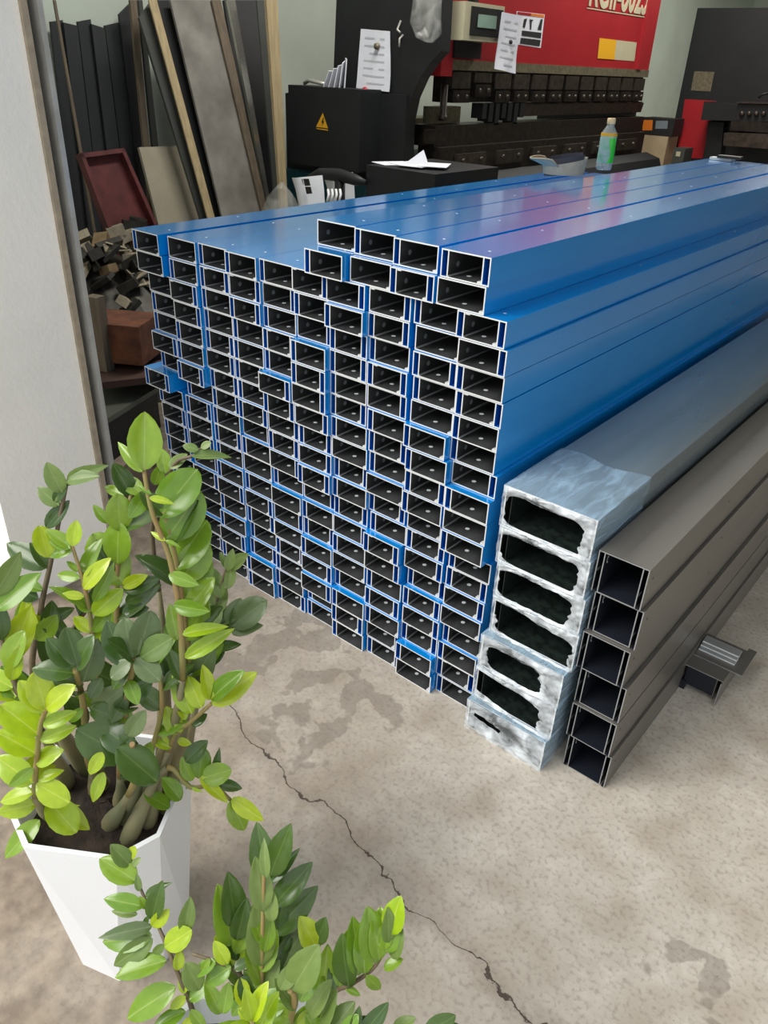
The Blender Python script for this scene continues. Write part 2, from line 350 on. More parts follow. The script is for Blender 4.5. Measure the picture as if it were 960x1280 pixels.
ORD = ['first', 'second', 'third', 'fourth', 'fifth', 'sixth', 'seventh', 'eighth', 'ninth', 'tenth', 'eleventh', 'twelfth', 'thirteenth', 'fourteenth', 'fifteenth', 'sixteenth', 'seventeenth', 'eighteenth']
YF, RH, NR = 1.352, .0588, 18
TOPX = [-2.05, -1.905, -1.78, -1.66, -1.535, -1.41, -1.292, -1.16, -1.025, -.905]
BOTX = [-2.0, -1.876, -1.752, -1.628, -1.502, -1.378, -1.252, -1.122, -.998, -.874]
Z0 = [0]*NR
FRONT = {  # how far each channel is pulled out, centimetres, row 1 at the top
 0: [4, 4, 0, 0, 0, 3, -1, 8, 1, 1, 1, 0, 1, 0, 1, 2, 0, 1],
 1: [1, 2, 3, 3, 3, 3, 6, -1, 1, 1, 1, 0, 1, 0, -1, 1, 1, 0],
 2: [-1, 0, 0, -.5, 0, 0, 0, -.5, .5, 0, 0, 2, 2, 1, 3, 3, 3, 1],
 3: [1, 0, 1.5, 0, .5, 0, 0, .5, -2, 0, -.5, .5, .5, 0, -1.5, 0, 3, 3],
 4: [-1, -1.5, -1, 0, -.5, 5, 3, 0, 0, 1, -2, 1.5, 0, .5, 1, 1, 1, 0],
 5: [0, 0, -1.5, 4, 4, 4, 3, 1, 1, 3, -2, 0, -1, 3, 3, 6, -2, -1],
 6: [1, 4, 0, .5, 0, -.5, .5, .5, -1, 0, -1, 0, 1.5, 2, 0, 5, 4, 4],
 7: [0, 0, -1, .5, .5, 1, 0, -1, 1, -1.5, -1.5, 3, 2.5, 1.5, 2, 3, 1, 1],
 8: [-1, -1, 0, -.5, 0, 3.5, 3.5, 3.5, 3.5, -1, -1, 0, -3, 0, 1, 1, 5.5, 5],
 9: [1, 1, .5, .5, .5, -1, -1, 4, 4, 4.5, -2, -2, -1, -.5, -2, 0, 0, -.5]}
DX = {(9, 5): -.010, (9, 6): -.014, (9, 7): -.004, (0, 7): -.02, (0, 2): .018, (0, 3): .02, (0, 4): .02, (0, 5): .015, (0, 6): .02, (0, 0): -.002,
      (9, 10): .012, (9, 11): .006, (9, 14): .008, (5, 3): -.01, (5, 15): .01, (4, 5): -.008}
def lay(mesh, x, y, z, label, name='steel_channel', group='blue-filmed channels of the main stack'):
    o = bpy.data.objects.new(name, mesh); COL.objects.link(o); o.location = (x, y, z); return tag(o, label, 'metal channel', group)
rnd = random.Random(3)
for r in range(NR):
    z = (NR-1-r)*RH+.0006; xs = []
    for c in range(10):
        t = r/(NR-1); x = TOPX[c]+(BOTX[c]-TOPX[c])*t + DX.get((c, r), rnd.uniform(-.0055, .0055))
        if c: x = max(x, xs[-1]+CW+.0012)
        xs.append(x)
    for c in range(10):
        f = FRONT[c][r]*.45+rnd.uniform(-.2, .2); st = ''
        if f > 1.3: st = ' pulled forward,'
        elif f < -.6: st = ' pushed back,'
        lay(CHM[(c*3+r*5+rnd.randrange(3)) % len(CHM)], xs[c], YF-f*.01, z,
            'blue-filmed steel channel,%s %s from left in the %s full row down' % (st, ORD[c], ORD[r]) if c < 9 else
            'blue-filmed steel channel,%s right-hand end of the %s full row down' % (st, ORD[r]))
# two loose rows on top
zt = NR*RH
for i, px in enumerate((387.4, 443.6, 499.5, 552)):
    x = ony(px, 330, YF-.012).x if i < 4 else 0
    x = [-1.345, -1.216, -1.089, -.962][i]
    lay(CHM[[0, 5, 4, 5][i]], x, YF-[.02, .0, .01, .005][i], zt, 'blue-filmed steel channel, %s from left in the lower loose row on top' % ORD[i], group='blue-filmed channels loose on top')
for i, x in enumerate((-1.350, -1.222, -1.094, -.957)):
    lay(CHM[[5, 0, 1, 3][i]], x, YF+[.03, .02, .005, -.005][i], zt+RH, 'blue-filmed steel channel, %s from left in the uppermost loose row' % ORD[i], group='blue-filmed channels loose on top')

# ------------------------------------------------------------------ film wrapped channels
def wrapped(i, x, y, z, w, h, hole, label):
    root = thing('wrapped_channel', label, 'metal channel', (x, y, z), 'film-wrapped channels')
    L_, t = 2.62, .003; b = MB()
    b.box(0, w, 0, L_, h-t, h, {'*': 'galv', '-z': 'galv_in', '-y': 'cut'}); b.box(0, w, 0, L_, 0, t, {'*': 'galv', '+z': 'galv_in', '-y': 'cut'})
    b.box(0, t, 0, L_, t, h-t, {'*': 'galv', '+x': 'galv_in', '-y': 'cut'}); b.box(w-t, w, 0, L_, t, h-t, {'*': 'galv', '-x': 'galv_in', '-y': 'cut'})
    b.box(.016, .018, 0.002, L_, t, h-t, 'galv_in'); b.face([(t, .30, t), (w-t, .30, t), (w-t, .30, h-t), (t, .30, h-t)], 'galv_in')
    s = MB(); s.v = b.v; s.f = b.f; s.m = b.m; s.mats = b.mats; s.sm = b.sm
    o = bpy.data.objects.new('channel_body', s.mesh('channel_body')); COL.objects.link(o); o.parent = root
    # crumpled film over the end: rings from the rim in to a ragged hole
    rn = random.Random(50+i); n = 72; P = []; hx0, hx1, hz0, hz1, tilt = hole
    for k in range(8):
        u = k/7; ring = []
        for j in range(n+1):
            a = 2*math.pi*(j % n)/n; ca, sa = math.cos(a), math.sin(a)
            q = 1/max(abs(ca), abs(sa))
            ox, oz = w/2+ca*q*(w/2+.003), h/2+sa*q*(h/2+.002)
            p_ = 9 if i % 2 else 6
            sq = (abs(ca)**p_+abs(sa)**p_)**(-1/p_)
            wob = 1+.12*noise.noise(Vector((ca*1.6+i*7, sa*1.6, 1)))+.07*noise.noise(Vector((ca*5+i*3, sa*5, 4)))
            hx = (hx0+hx1)/2*w+ca*sq*(hx1-hx0)/2*w*wob; hz = (hz0+hz1)/2*h+sa*sq*(hz1-hz0)/2*h*wob
            hz += -tilt*h*(ca*sq)*.5
            hx = min(max(hx, .004), w-.004); hz = min(max(hz, .003), h-.003)
            X, Z = ox+(hx-ox)*u, oz+(hz-oz)*u
            d = (noise.noise(Vector((X*45+i*9, Z*60, u*3)))*.007+noise.noise(Vector((X*120, Z*150+i, 2)))*.003)*(1-.5*u)
            ring.append((X, -.006-.005*math.sin(u*math.pi)+d*(1 if k else .3), Z))
        P.append(ring)
    f = MB(); f.grid(P, 'film', True)
    # sleeve turned back over the first quarter metre
    for (p0, p1) in (((-.003, h+.002), (w+.003, h+.002)), ((w+.003, h+.002), (w+.003, 0)), ((-.003, 0), (-.003, h+.002))):
        G = []
        for yy in (0, .05, .10, .15, .20, .26):
            G.append([(p0[0]+(p1[0]-p0[0])*q/8, yy*(1+.04*math.sin(q))-.006, p0[1]+(p1[1]-p0[1])*q/8+.0018*noise.noise(Vector((q, yy*20, i)))) for q in range(9)])
        f.grid(G, 'film_flat', True)
    fo = bpy.data.objects.new('stretch_film', f.mesh('stretch_film')); COL.objects.link(fo); fo.parent = root; fo['label'] = 'crumpled clear stretch film round the channel end'
WR = [(-.733, 1.345, .100, (.03, .90, .05, .82, .06)), (-.730, 1.345, .096, (.03, .90, .08, .84, .06)), (-.724, 1.345, .094, (.04, .87, .06, .90, .03)), (-.722, 1.345, .104, (.02, .94, .05, .86, .18)),
      (-.728, 1.320, .098, (.10, .76, .12, .8, .08)), (-.729, 1.318, .100, (.03, .84, .10, .86, .25)), (-.732, 1.300, .094, (.10, .46, .50, .66, .10))]
WL = ['film-wrapped steel channel on top of the wrapped column', 'film-wrapped steel channel, second from top of the wrapped column', 'film-wrapped steel channel, third from top, with a rounded hole in its film',
      'film-wrapped steel channel, middle of the wrapped column, fourth from top', 'film-wrapped steel channel, third from the floor, sticking out to the left', 'film-wrapped steel channel, second from the floor, wide ragged hole in film',
      'film-wrapped steel channel on the floor, end almost closed by crumpled film']
z = 0.002; zz = []
for w_ in WR[::-1]: zz.append(z); z += w_[2]+.0025
for i, ((x, y, h, hole), lab) in enumerate(zip(WR, WL)): wrapped(i, x, y, zz[6-i], .222, h, hole, lab)

# ------------------------------------------------------------------ black beams
def beam_mesh():
    b = MB(); w, h, t, q, L_ = .1125, .1035, .0024, .0125, 2.62
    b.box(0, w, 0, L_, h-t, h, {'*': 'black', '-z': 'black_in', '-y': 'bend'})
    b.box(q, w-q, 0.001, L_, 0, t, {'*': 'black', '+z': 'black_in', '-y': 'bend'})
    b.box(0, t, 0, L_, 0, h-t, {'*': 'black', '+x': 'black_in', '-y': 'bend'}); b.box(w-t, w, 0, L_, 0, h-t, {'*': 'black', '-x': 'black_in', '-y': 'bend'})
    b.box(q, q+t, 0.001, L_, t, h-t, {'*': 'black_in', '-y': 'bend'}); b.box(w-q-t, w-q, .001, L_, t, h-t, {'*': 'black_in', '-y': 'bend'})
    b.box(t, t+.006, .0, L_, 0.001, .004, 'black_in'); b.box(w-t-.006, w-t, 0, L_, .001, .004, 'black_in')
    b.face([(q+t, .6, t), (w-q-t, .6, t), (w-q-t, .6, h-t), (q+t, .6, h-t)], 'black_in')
    return b.mesh('beam_body')
BM = beam_mesh()
def beam_holes():
    b = MB()
    for (y, z_) in ((.018, .078), (.045, .09)):
        n = 10; b.face([(.0125+.0024+.0006, y+.0045*math.cos(6.283*k/n)-.001*math.sin(6.283*k/n), z_+.0095*math.sin(6.283*k/n)) for k in range(n)], 'dot')
        n = 10; b.face([(.0125+.0024+.0012, y+.0028*math.cos(6.283*k/n)-.001*math.sin(6.283*k/n), z_+.006*math.sin(6.283*k/n)) for k in range(n)], 'blackink')
    for (y, z_, m) in ((.03, .07, 'blackink'), (.018, .045, 'dimple'), (.5, .06, 'blackink'), (1.0, .06, 'blackink')):
        b.disc((.1125+.0006, y, z_), (0, 1, 0), (0, 0, 1), .0035, m)
    b.box(.1000, .1005, .004, .02, .03, .036, 'bend'); b.box(.003, .0034, .004, .02, .05, .056, 'bend')
    return b.mesh('bolt_hole')
BH = beam_holes()
BL = ['topmost black steel beam of the black pile, its top plate in view', 'black steel beam, second from top of the black pile', 'black steel beam, third from top of the black pile',
      'black steel beam, third from the floor in the black pile', 'black steel beam, second from the floor in the black pile', 'lowest black steel beam, lying on the concrete floor']
for r in range(6):
    root = thing('steel_beam', BL[r], 'metal beam', (-.498+.0038*r+[0, .004, -.003, .003, 0, .002][r], 1.352+[.0, .006, -.004, .004, -.002, .004][r], (5-r)*.1058+.0006), 'black beams of the black pile')
    for me, n in ((BM, 'beam_body'), (BH, 'bolt_hole')):
        o = bpy.data.objects.new(n, me); COL.objects.link(o); o.parent = root

# ------------------------------------------------------------------ black offcut beside the beams
ox, oy = -.372, 1.83
t = thing('beam_offcut', 'short black beam offcut with a folded bracket, on the floor beside the black pile', 'metal offcut', (ox, oy, 0))
b = MB(); w, h, L_, k = .112, .085, .17, .0025
b.box(ox, ox+w, oy, oy+L_, h-k, h, {'*': 'black', '-y': 'bend'}); b.box(ox, ox+k, oy-.012, oy+L_, 0, h-k, {'*': 'black', '-y': 'bend'})
b.box(ox+w-k, ox+w, oy-.012, oy+L_, 0, h-k, {'*': 'black', '-y': 'bend'}); b.box(ox+.014, ox+w-.014, oy+.004, oy+.0065, .02, h-k, 'black_in')
b.box(ox+k, ox+.022, oy, oy+.02, .0, .03, 'black_in'); b.box(ox+w-.016, ox+w-.0136, oy+.002, oy+L_, .01, h-k, 'black')
b.build('offcut_body', t)
b = MB(); bx, by = ox+.008, oy+.055
b.box(bx, bx+.135, by, by+.12, h+.0005, h+.003, {'*': 'black', '-y': 'bend'})
b.box(bx+.112, bx+.135, by+.12, by+.135, h+.0005, h+.003, 'black'); b.build('bracket', t)
for i in range(3):
    b = MB(); b.box(bx+.004, bx+.105, by+.028+.012*i, by+.060+.012*i, h+.0035+.0065*i, h+.0085+.0065*i, {'*': 'cut', '+z': 'bend'}); o = b.build('steel_plate', t)
    o['label'] = 'bright bare steel plate'

# ------------------------------------------------------------------ things leaning on the left wall
def lean(name, label, cat, tl, tr_, br, bl, X0, k, th, m, extend=True, group=None, extra=None):
    q = [onp(*p, X0, k) for p in (tl, tr_, br, bl)]
    if extend:
        for a, c in ((0, 3), (1, 2)):
            d = q[c]-q[a]; q[c] = q[a]+d*((q[a].z-.003)/(q[a].z-q[c].z))
    n = (q[1]-q[0]).cross(q[0]-q[3]).normalized()
    if n.x < 0: n = -n
    b = MB(); b.solid(q, n, th, m)
    if extra: extra(b, q, n)
    return one(name, label, cat, b, group)
nb = 6
tops = [(63, 27), (79, 25), (97, 29), (114, 26), (131, 31), (149, 27), (163, 14)]
bots = [(93, 285), (110, 285), (127, 285), (145, 285), (162, 285), (180, 285), (197, 285)]
for i in range(nb):
    dy = [0, 3, -2, 4, 1, -9][i]
    lean('rubber_board', ['leftmost dark board behind the thin pole on the left wall', 'dark board second from left behind the red tray', 'dark board third from left behind the red tray',
         'dark board fourth from left behind the red tray', 'dark board fifth from left, beside the last one', 'rightmost and tallest dark board behind the beige panel'][i], 'board',
         (tops[i][0]+.5, tops[i][1]+dy), (tops[i+1][0]-.5, tops[i+1][1]+dy), (bots[i+1][0]-.5, bots[i+1][1]), (bots[i][0]+.5, bots[i][1]), -4.44+.026*(i % 2), .05, .02, 'dark', group='dark boards on the left wall')
lean('wooden_pole', 'thin greyish pole leaning left of the red tray', 'pole', (67, 0), (70, 0), (103, 190), (100, 190), -4.32, .05, .012, 'woodd')
def tray_extra(b, q, n):
    c = sum(q, Vector())/4
    for i in range(4):
        a, e = q[i], q[(i+1) % 4]; ins = ((c-(a+e)/2)).normalized()*.022
        b.solid([a+n*.045, e+n*.045, e+ins+n*.045, a+ins+n*.045], n, .045, 'redtray')
tray = lean('metal_tray', 'dull red metal tray tilted against the dark boards', 'tray', (95, 194), (150, 187), (193, 285), (150, 338), -3.75, .28, .008, 'redtray', False, None, tray_extra)
lean('beige_panel', 'plain beige panel leaning right of the red tray', 'panel', (174, 184), (240, 182), (277, 275), (198, 280), -3.95, .25, .02, 'beige')
lean('timber_strip', 'thin brown timber strip above the beige panel', 'timber', (163, 0), (171, 0), (187, 183), (180, 183), -4.25, .06, .02, 'woodd')
lean('timber_strip', 'narrow dull batten leaning right of the thin brown strip', 'timber', (173, 0), (178, 0), (198, 183), (191, 183), -4.25, .06, .02, 'darkgrey')
lean('laminate_board', 'dark grey board leaning left of the pale timber batten', 'board', (174, 22), (190, 0), (263, 271), (250, 271), -3.85, .22, .018, 'darkgrey')
lean('timber_batten', 'pale timber batten leaning between grey and black boards', 'timber', (186, 0), (196, 0), (268, 270), (259, 270), -3.80, .22, .010, 'woodl')
lean('black_board', 'narrow black board leaning left of the big grey sheet', 'board', (196, 0), (214, 0), (278, 268), (267, 270), -3.88, .22, .02, 'charcoal')
lean('grey_sheet', 'big stained grey sheet leaning on the wall', 'sheet', (213, 0), (264, 0), (326, 262), (277, 268), -3.82, .22, .015, 'slab')
lean('timber_strip', 'brown timber edge leaning right of the grey sheet', 'timber', (264.5, 0), (276, 0), (333, 258), (326.5, 262), -3.80, .22, .012, 'woodd')
lean('metal_rail', 'polished metal rail leaning beside the grey sheet', 'rail', (285, 0), (294, 0), (335, 235), (331, 238), -3.86, .20, .02, 'chrome')
lean('black_board', 'wide black board leaning right of the polished rail', 'board', (280, 0), (322, 0), (350, 255), (322, 262), -4.02, .20, .02, 'charcoal')
lean('timber_strip', 'grey-brown batten between black board and pale post', 'timber', (321, 0), (332, 0), (349, 240), (342, 240), -3.92, .12, .012, 'darkgrey')
lean('timber_post', 'straight pale timber post left of the black cabinet', 'timber', (333, 0), (347, 0), (359, 240), (350, 240), -3.70, .02, .02, 'woodl')

# ------------------------------------------------------------------ press brake
MX, SY = -3.2, 4.1
pb = thing('press_brake', 'large press brake with a red ram and black side frame', 'machine', (-3.7, 5.8, 0))
# left side frame with an arched throat
def plate(name, Y, m='mblack'):
    arc = [ony(*p, SY) for p in ((551, 64), (538, 78), (525, 97), (514, 122), (508, 150), (506, 178), (507, 205))]
    pts = [(-4.3, 0)] + [(-4.3, 1.0), (-4.3, 1.30), (-3.86, 1.36), (-3.80, 2.4), (-3.04, 2.4)] + [(p.x, p.z) for p in arc] + [(-3.22, .86), (-3.1, .80), (-3.1, 0)]
    b = MB(); A = [Vector((x, Y, z)) for x, z in pts]; B = [p+Vector((0, .09, 0)) for p in A]
    b.face(A, m); b.face(B[::-1], m)
    for i in range(len(A)): j = (i+1) % len(A); b.face((A[i], B[i], B[j], A[j]), m)
    return b.build(name, pb)
plate('side_frame', SY)
b = MB(); b.box(-4.3, -3.32, 7.5, 7.59, 0, 2.4, 'mblack'); b.build('side_frame', pb)
b = MB(); c1, c2 = ony(360, 99, SY-.22), ony(449, 216, SY-.22)
b.box(c1.x, c2.x-.005, SY-.22, SY-.003, c2.z, c1.z-.03, 'mblack'); cab = b.build('electric_cabinet', pb)
b = MB(); T = [ony(403.5, 141, SY-.222), ony(395, 158.5, SY-.222), ony(410, 160.5, SY-.222)]; b.face(T, 'yellow')
bolt = [ony(x, y, SY-.224) for x, y in ((404, 147), (401.5, 153), (403.2, 153.2), (402.3, 157.5), (405.4, 151.6), (403.6, 151.4), (405, 147.4))]; b.face(bolt, 'blackink')
b.face([ony(*p, SY-.222) for p in ((395.5, 160), (410, 162), (410, 163.4), (395.5, 161.2))], 'yellow'); o = b.build('warning_sign', cab); o['label'] = 'yellow triangular high voltage sign'
# right of the seam: flush lower panel with push buttons
b = MB(); c1, c2 = ony(451, 110, SY-.03), ony(503, 212, SY-.03); b.box(c1.x, c2.x, SY-.03, SY-.003, c2.z, 1.34, 'mblack'); pan = b.build('button_panel', pb)
for i, (px, py, m) in enumerate(((457, 130, 'dimple'), (464, 130, 'dimple'))):
    b = MB(); p = ony(px, py, SY-.032); b.lathe([(.001, .03), (.011, .03), (.013, .02), (.013, 0)], p, m, 10, (0, -1, 0)); b.build('push_button', pan)
b = MB(); b.lathe([(.001, .035), (.022, .03), (.024, .02), (.014, .015), (.014, 0)], ony(459, 114, SY-.032), 'knobred', 12, (0, -1, 0)); o = b.build('stop_button', pan); o['label'] = 'red stop button'
# ram
ry0, ry1 = onx(552, 93, MX).y, onx(810, 97, MX).y
zr0 = 1.535
b = MB(); b.box(MX-.16, MX, ry0+.02, ry1-.02, zr0, 2.4, 'red'); ram = b.build('ram', pb)
b = MB(); b.box(MX-.17, MX+.035, ry0-.06, ry0+.06, zr0-.09, 2.4, 'red'); o = b.build('ram_edge', ram)
b = MB(); b.box(MX-.17, MX+.02, ry1-.30, ry1-.22, zr0+.002, 2.4, 'red'); b.build('ram_rib', ram)
b = MB(); b.box(MX-.1, MX+.012, ry0+.06, ry1-.03, zr0-.055, zr0, 'ruler'); b.build('scale_strip', ram)
# punch clamps
n = 12; y0, y1 = ry0+.08, ry1-.05; dy = (y1-y0)/n
b = MB(); b.box(MX-.12, MX-.02, y0, y1, zr0-.235, zr0-.055, 'iron'); b.build('punch_holder', pb)
for i in range(n):
    if i in (1,): zz0 = zr0-.20
    else: zz0 = zr0-.235
    a = y0+i*dy
    b = MB(); b.box(MX-.02, MX+.012, a+.022, a+dy-.022, zz0+.08, zr0-.065, 'iron2'); b.box(MX-.02, MX+.020, a+.03, a+dy-.03, zz0, zz0+.07, 'iron'); cl = b.build('punch_clamp', pb)
    for q in (.3, .7):
        b = MB(); b.lathe([(.001, .012), (.012, .012), (.012, 0)], (MX+.018, a+dy*q, zz0+.035), 'iron2', 8, (1, 0, 0)); b.build('bolt', cl)
yp = onx(650, 140, MX).y
b = MB(); b.box(MX-.09, MX+.005, yp, y1+.02, zr0-.325, zr0-.242, 'iron2'); b.face([(MX+.006, yp, zr0-.325), (MX+.006, y1+.02, zr0-.325), (MX+.02, y1+.02, zr0-.25), (MX+.02, yp, zr0-.25)], 'iron2'); b.build('punch', pb)
b = MB()
for i, yy in enumerate(np.linspace(onx(600, 140, MX).y, yp-.03, 7)): b.box(MX-.07, MX+.02, yy, yy+.05, zr0-.33-.02*(i % 3), zr0-.24, 'charcoal')
b.build('punch_segments', pb)
b = MB(); b.lathe([(.0, .20), (.022, .20), (.022, .03), (.03, .03), (.03, 0), (0, 0)], (MX+.0, ry0+.04, 1.20), 'iron', 10); b.build('back_gauge_post', pb)
# bed
bz = 1.175
b = MB(); b.box(MX-.14, MX+.02, ry0-.06, ry1+.03, bz-.12, bz, 'iron'); bed = b.build('bed', pb)
b = MB(); b.box(MX-.12, MX+.06, ry0-.04, ry1+.02, .1, bz-.122, 'iron'); b.build('bed_apron', pb)
nb_ = 5; dyb = (ry1-ry0-.25)/nb_
for i in range(nb_+1):
    a = ry0+.12+i*dyb*.86
    b = MB(); b.box(MX+.06, MX+.078, a, a+dyb*.62, bz-.25, bz-.165, 'iron2'); bl_ = b.build('die_block', pb)
    for q in (.2, .8):
        b = MB(); b.lathe([(.001, .012), (.014, .012), (.014, 0)], (MX+.078, a+dyb*.62*q, bz-.205), 'iron2', 8, (1, 0, 0)); b.build('bolt', bl_)
b = MB(); P = [(MX+.065, bz-.29), (MX+.20, bz-.33), (MX+.24, bz-.42), (MX+.24, .4), (MX+.065, .4)]
A = [Vector((x, ry0+.1, z)) for x, z in P]; B = [Vector((x, ry1+.12, z)) for x, z in P]; b.face(A, 'mblack'); b.face(B[::-1], 'mblack')
for i in range(5): j = (i+1) % 5; b.face((A[i], B[i], B[j], A[j]), 'mblack')
b.build('front_guard', pb)
b = MB(); b.box(MX-.02, MX+.03, ry0-.12, ry0-.065, bz-.10, bz-.02, 'iron'); b.box(MX-.14, MX-.06, ry0+.02, ry0+.32, bz+.004, bz+.10, 'ruler'); b.build('side_stop', pb)
g0, g1 = onx(512, 170, -3.75), onx(545, 147, -3.75); b = MB(); b.box(-3.95, -3.75, g0.y, g1.y+.2, g0.z, g1.z, 'cream'); b.build('gauge_box', pb)
b = MB(); b.box(-3.9, -3.27, 4.6, 7.2, .75, .95, 'teal'); b.box(-4.28, -3.3, 4.0, 4.09, .55, .84, 'teal'); b.build('teal_frame', pb)
# control panel
p0, p1 = onx(574, 50, MX+.12), onx(622, 8, MX+.12)
b = MB(); b.box(MX, MX+.16, p0.y-.02, p1.y+.02, p0.z, p1.z, 'cream'); cp = b.build('control_box', pb)
b = MB(); ya, yb_, za, zb = p0.y+.04, p1.y-.0, p0.z+.025, p1.z-.02
b.box(MX+.161, MX+.166, ya, yb_, za, zb, 'charcoal'); fp = b.build('control_face', cp)
b = MB(); b.box(MX+.167, MX+.169, ya+.07, yb_-.07, za+.045, zb-.035, 'screen'); o = b.build('screen', fp)
b = MB(); b.box(MX, MX+.05, p0.y+.06, p1.y-.03, zr0+.01, p0.z-.002, 'charcoal'); b.build('panel_bracket', pb)
b = MB(); b.box(MX+.02, MX+.07, p0.y+.2, p0.y+.24, p1.z, 2.4, 'charcoal'); b.build('panel_arm', pb)
# stickers on the ram
def sticker(name, c, m, dX=.0015, parent=None):
    b = MB(); q = [onx(*p, MX+dX) for p in c]; b.solid(q, (1, 0, 0), .001, m); return b.build(name, parent or pb)
s = sticker('safety_sticker', ((646, 14), (681, 18), (676, 60), (643, 55)), 'paper')
def sub(parent, polys, dX, name, label=None):
    b = MB()
    for c, m in polys: b.face([onx(*p, MX+dX) for p in c], m)
    o = b.build(name, parent)
    if label: o['label'] = label
sub(s, [(((647, 14.6), (664, 16.6), (663.6, 20), (646.6, 18)), 'red'), (((664, 16.6), (680.4, 18.6), (679.9, 22), (663.6, 20)), 'orange'),
        (((655, 24), (659, 23), (656, 35), (653.5, 34)), 'blackink'), (((662, 24), (667, 25), (665, 27), (664, 37), (662.5, 37)), 'blackink'), (((676, 24), (678.5, 24), (676.5, 38), (672, 37)), 'blackink'),
        (((652.5, 38), (677, 41), (676, 48), (652, 44.5)), 'blackink'), (((651, 47), (676, 50), (674.5, 58), (650, 54.5)), 'blackink')], .0032, 'sticker_print', 'orange header over black warning pictograms')
s = sticker('notice_label', ((749.5, 47.5), (796, 53), (793, 76.5), (747, 73)), 'cream')
sub(s, [(((749.5, 47.5), (770.5, 50), (768, 74.5), (747, 73)), 'yellow')], .0032, 'yellow_half')
for c in (((568, 64), (583, 65), (582.5, 71), (567.5, 70)), ((572, 53), (584, 54), (584, 57), (572, 56))): sticker('small_label', c, 'cream', .037)
# model number on the ram
cu = bpy.data.curves.new('model_number', 'FONT'); cu.body = 'RGII-8025'; cu.size = 1; cu.extrude = .002; cu.offset = .02
to = bpy.data.objects.new('tmp', cu); COL.objects.link(to); bpy.context.view_layer.update()
me = bpy.data.meshes.new_from_object(to.evaluated_get(bpy.context.evaluated_depsgraph_get())); bpy.data.objects.remove(to)
vs = np.array([v.co for v in me.vertices]); x0, x1 = vs[:, 0].min(), vs[:, 0].max(); yl, yh = vs[:, 1].min(), vs[:, 1].max()
A, Bp = onx(735, 8, MX), onx(807, 19.5, MX); ht = .25
for v in me.vertices:
    u = (v.co.x-x0)/(x1-x0); w_ = (v.co.y-yl)/(yh-yl); zc = v.co.z
    v.co = Vector((MX+.003+zc, A.y+(Bp.y-A.y)*u, A.z+(Bp.z-A.z)*u+ht*w_)) - Vector(worldloc(pb))
me.materials.clear(); me.materials.append(M['cream'])
o = bpy.data.objects.new('model_number', me); COL.objects.link(o); o.parent = pb; o['label'] = 'cream model number RGII-8025'
b = MB(); b.face([onx(*p, MX+.003) for p in ((734, 9.3), (807, 20.8), (806.7, 22.2), (733.7, 10.7))], 'cream'); b.build('underline', pb)

# loose sheets and bags on the press brake
def hung(name, label, cat, pts, plane, m='paper', th=.004, curl=.02, lines=True):
    tl, tr_, br, bl = [plane(*p) for p in pts]; P = []
    nrm = (tr_-tl).cross(tl-bl).normalized()
    if nrm.dot(CAM-tl) < 0: nrm = -nrm
    for i in range(9):
        v = i/8; a, c = tl.lerp(bl, v), tr_.lerp(br, v)
        P.append([a.lerp(c, j/6)+nrm*(curl*v*v+.006*math.sin(j*1.3+v*5)*v) for j in range(7)])
    b = MB(); b.grid(P, m)
    b.grid([[p-nrm*th for p in r] for r in P], m)
    o = tag(b.build(name), label, cat)
    if lines:
        b = MB()
        for i in range(1, 8):
            for j in range(1, 5):
                if (i*j) % 4 == 3: continue
                a, c, d, e = P[i][j], P[i][j+1], P[i+1][j+1], P[i+1][j]
                b.face([p+nrm*.0015 for p in (a, c, c.lerp(d, .22), a.lerp(e, .22))], 'ink')
        b.build('printed_text', o)['kind'] = 'stuff'
    return o, nrm
o, nr = hung('paper_sheets', 'white printed sheets pinned to the black side frame', 'paper', ((451, 36), (487, 39), (489, 115), (447, 110)), lambda x, y: ony(x, y, SY-.012))
b = MB(); b.lathe([(.0, .02), (.016, .018), (.018, 0)], ony(472, 58, SY-.02), 'ruler', 12, (0, -1, 0)); b.build('round_magnet', o)
o, nr = hung('paper_sheets', 'white sheet hanging from the control box on the red ram', 'paper', ((628, 15), (653, 20), (641, 92), (616, 86)), lambda x, y: onx(x, y, MX+.20))
b = MB(); b.lathe([(.0, .012), (.012, .012), (.012, 0)], onx(637.5, 52.5, MX+.212), 'blackink', 8, (1, 0, 0)); b.build('round_magnet', o)
def bag(name, label, rings, m='bag', n=22, seed=0):
    P = []
    for (c, rx, ry, rz) in rings:
        row = []
        for j in range(n+1):
            a = 2*math.pi*(j % n)/n; k = 1+.22*noise.noise(Vector((math.cos(a)*2.5, math.sin(a)*2.5, c.z*14+seed)))
            row.append(Vector((c.x+rx*k*math.cos(a), c.y+ry*k*math.sin(a), c.z+rz*math.sin(3*a))))
        P.append(row)
    b = MB(); b.grid(P, m); return tag(b.build(name), label, 'bag')
c = ony(532, 20, SY-.07); cz = c.z
bag('plastic_bag', 'crumpled clear bag hanging on the black side frame', [(Vector((c.x-.02, SY-.06, cz+.42)), .02, .02, 0), (Vector((c.x-.01, SY-.06, cz+.30)), .05, .04, 0), (Vector((c.x, SY-.062, cz+.12)), .085, .05, 0), (Vector((c.x, SY-.062, cz-.02)), .10, .05, .01), (Vector((c.x+.02, SY-.06, cz-.09)), .08, .045, .015), (Vector((c.x+.03, SY-.06, cz-.125)), .02, .02, .0)])
b = MB(); h0 = ony(501, 26, SY-.002); b.tube([h0, h0+Vector((.0, -.03, -.045)), h0+Vector((.03, -.035, -.06))], .006, 'track'); b.tube([h0+Vector((.02, 0, -.07)), h0+Vector((.02, -.03, -.09)), h0+Vector((.022, -.03, -.13))], .006, 'track'); one('wire_hook', 'bent steel wire hook beside the hanging bag', 'hook', b)
c = onx(352, 248, -3.0); c = ony(352, 250, 3.35)
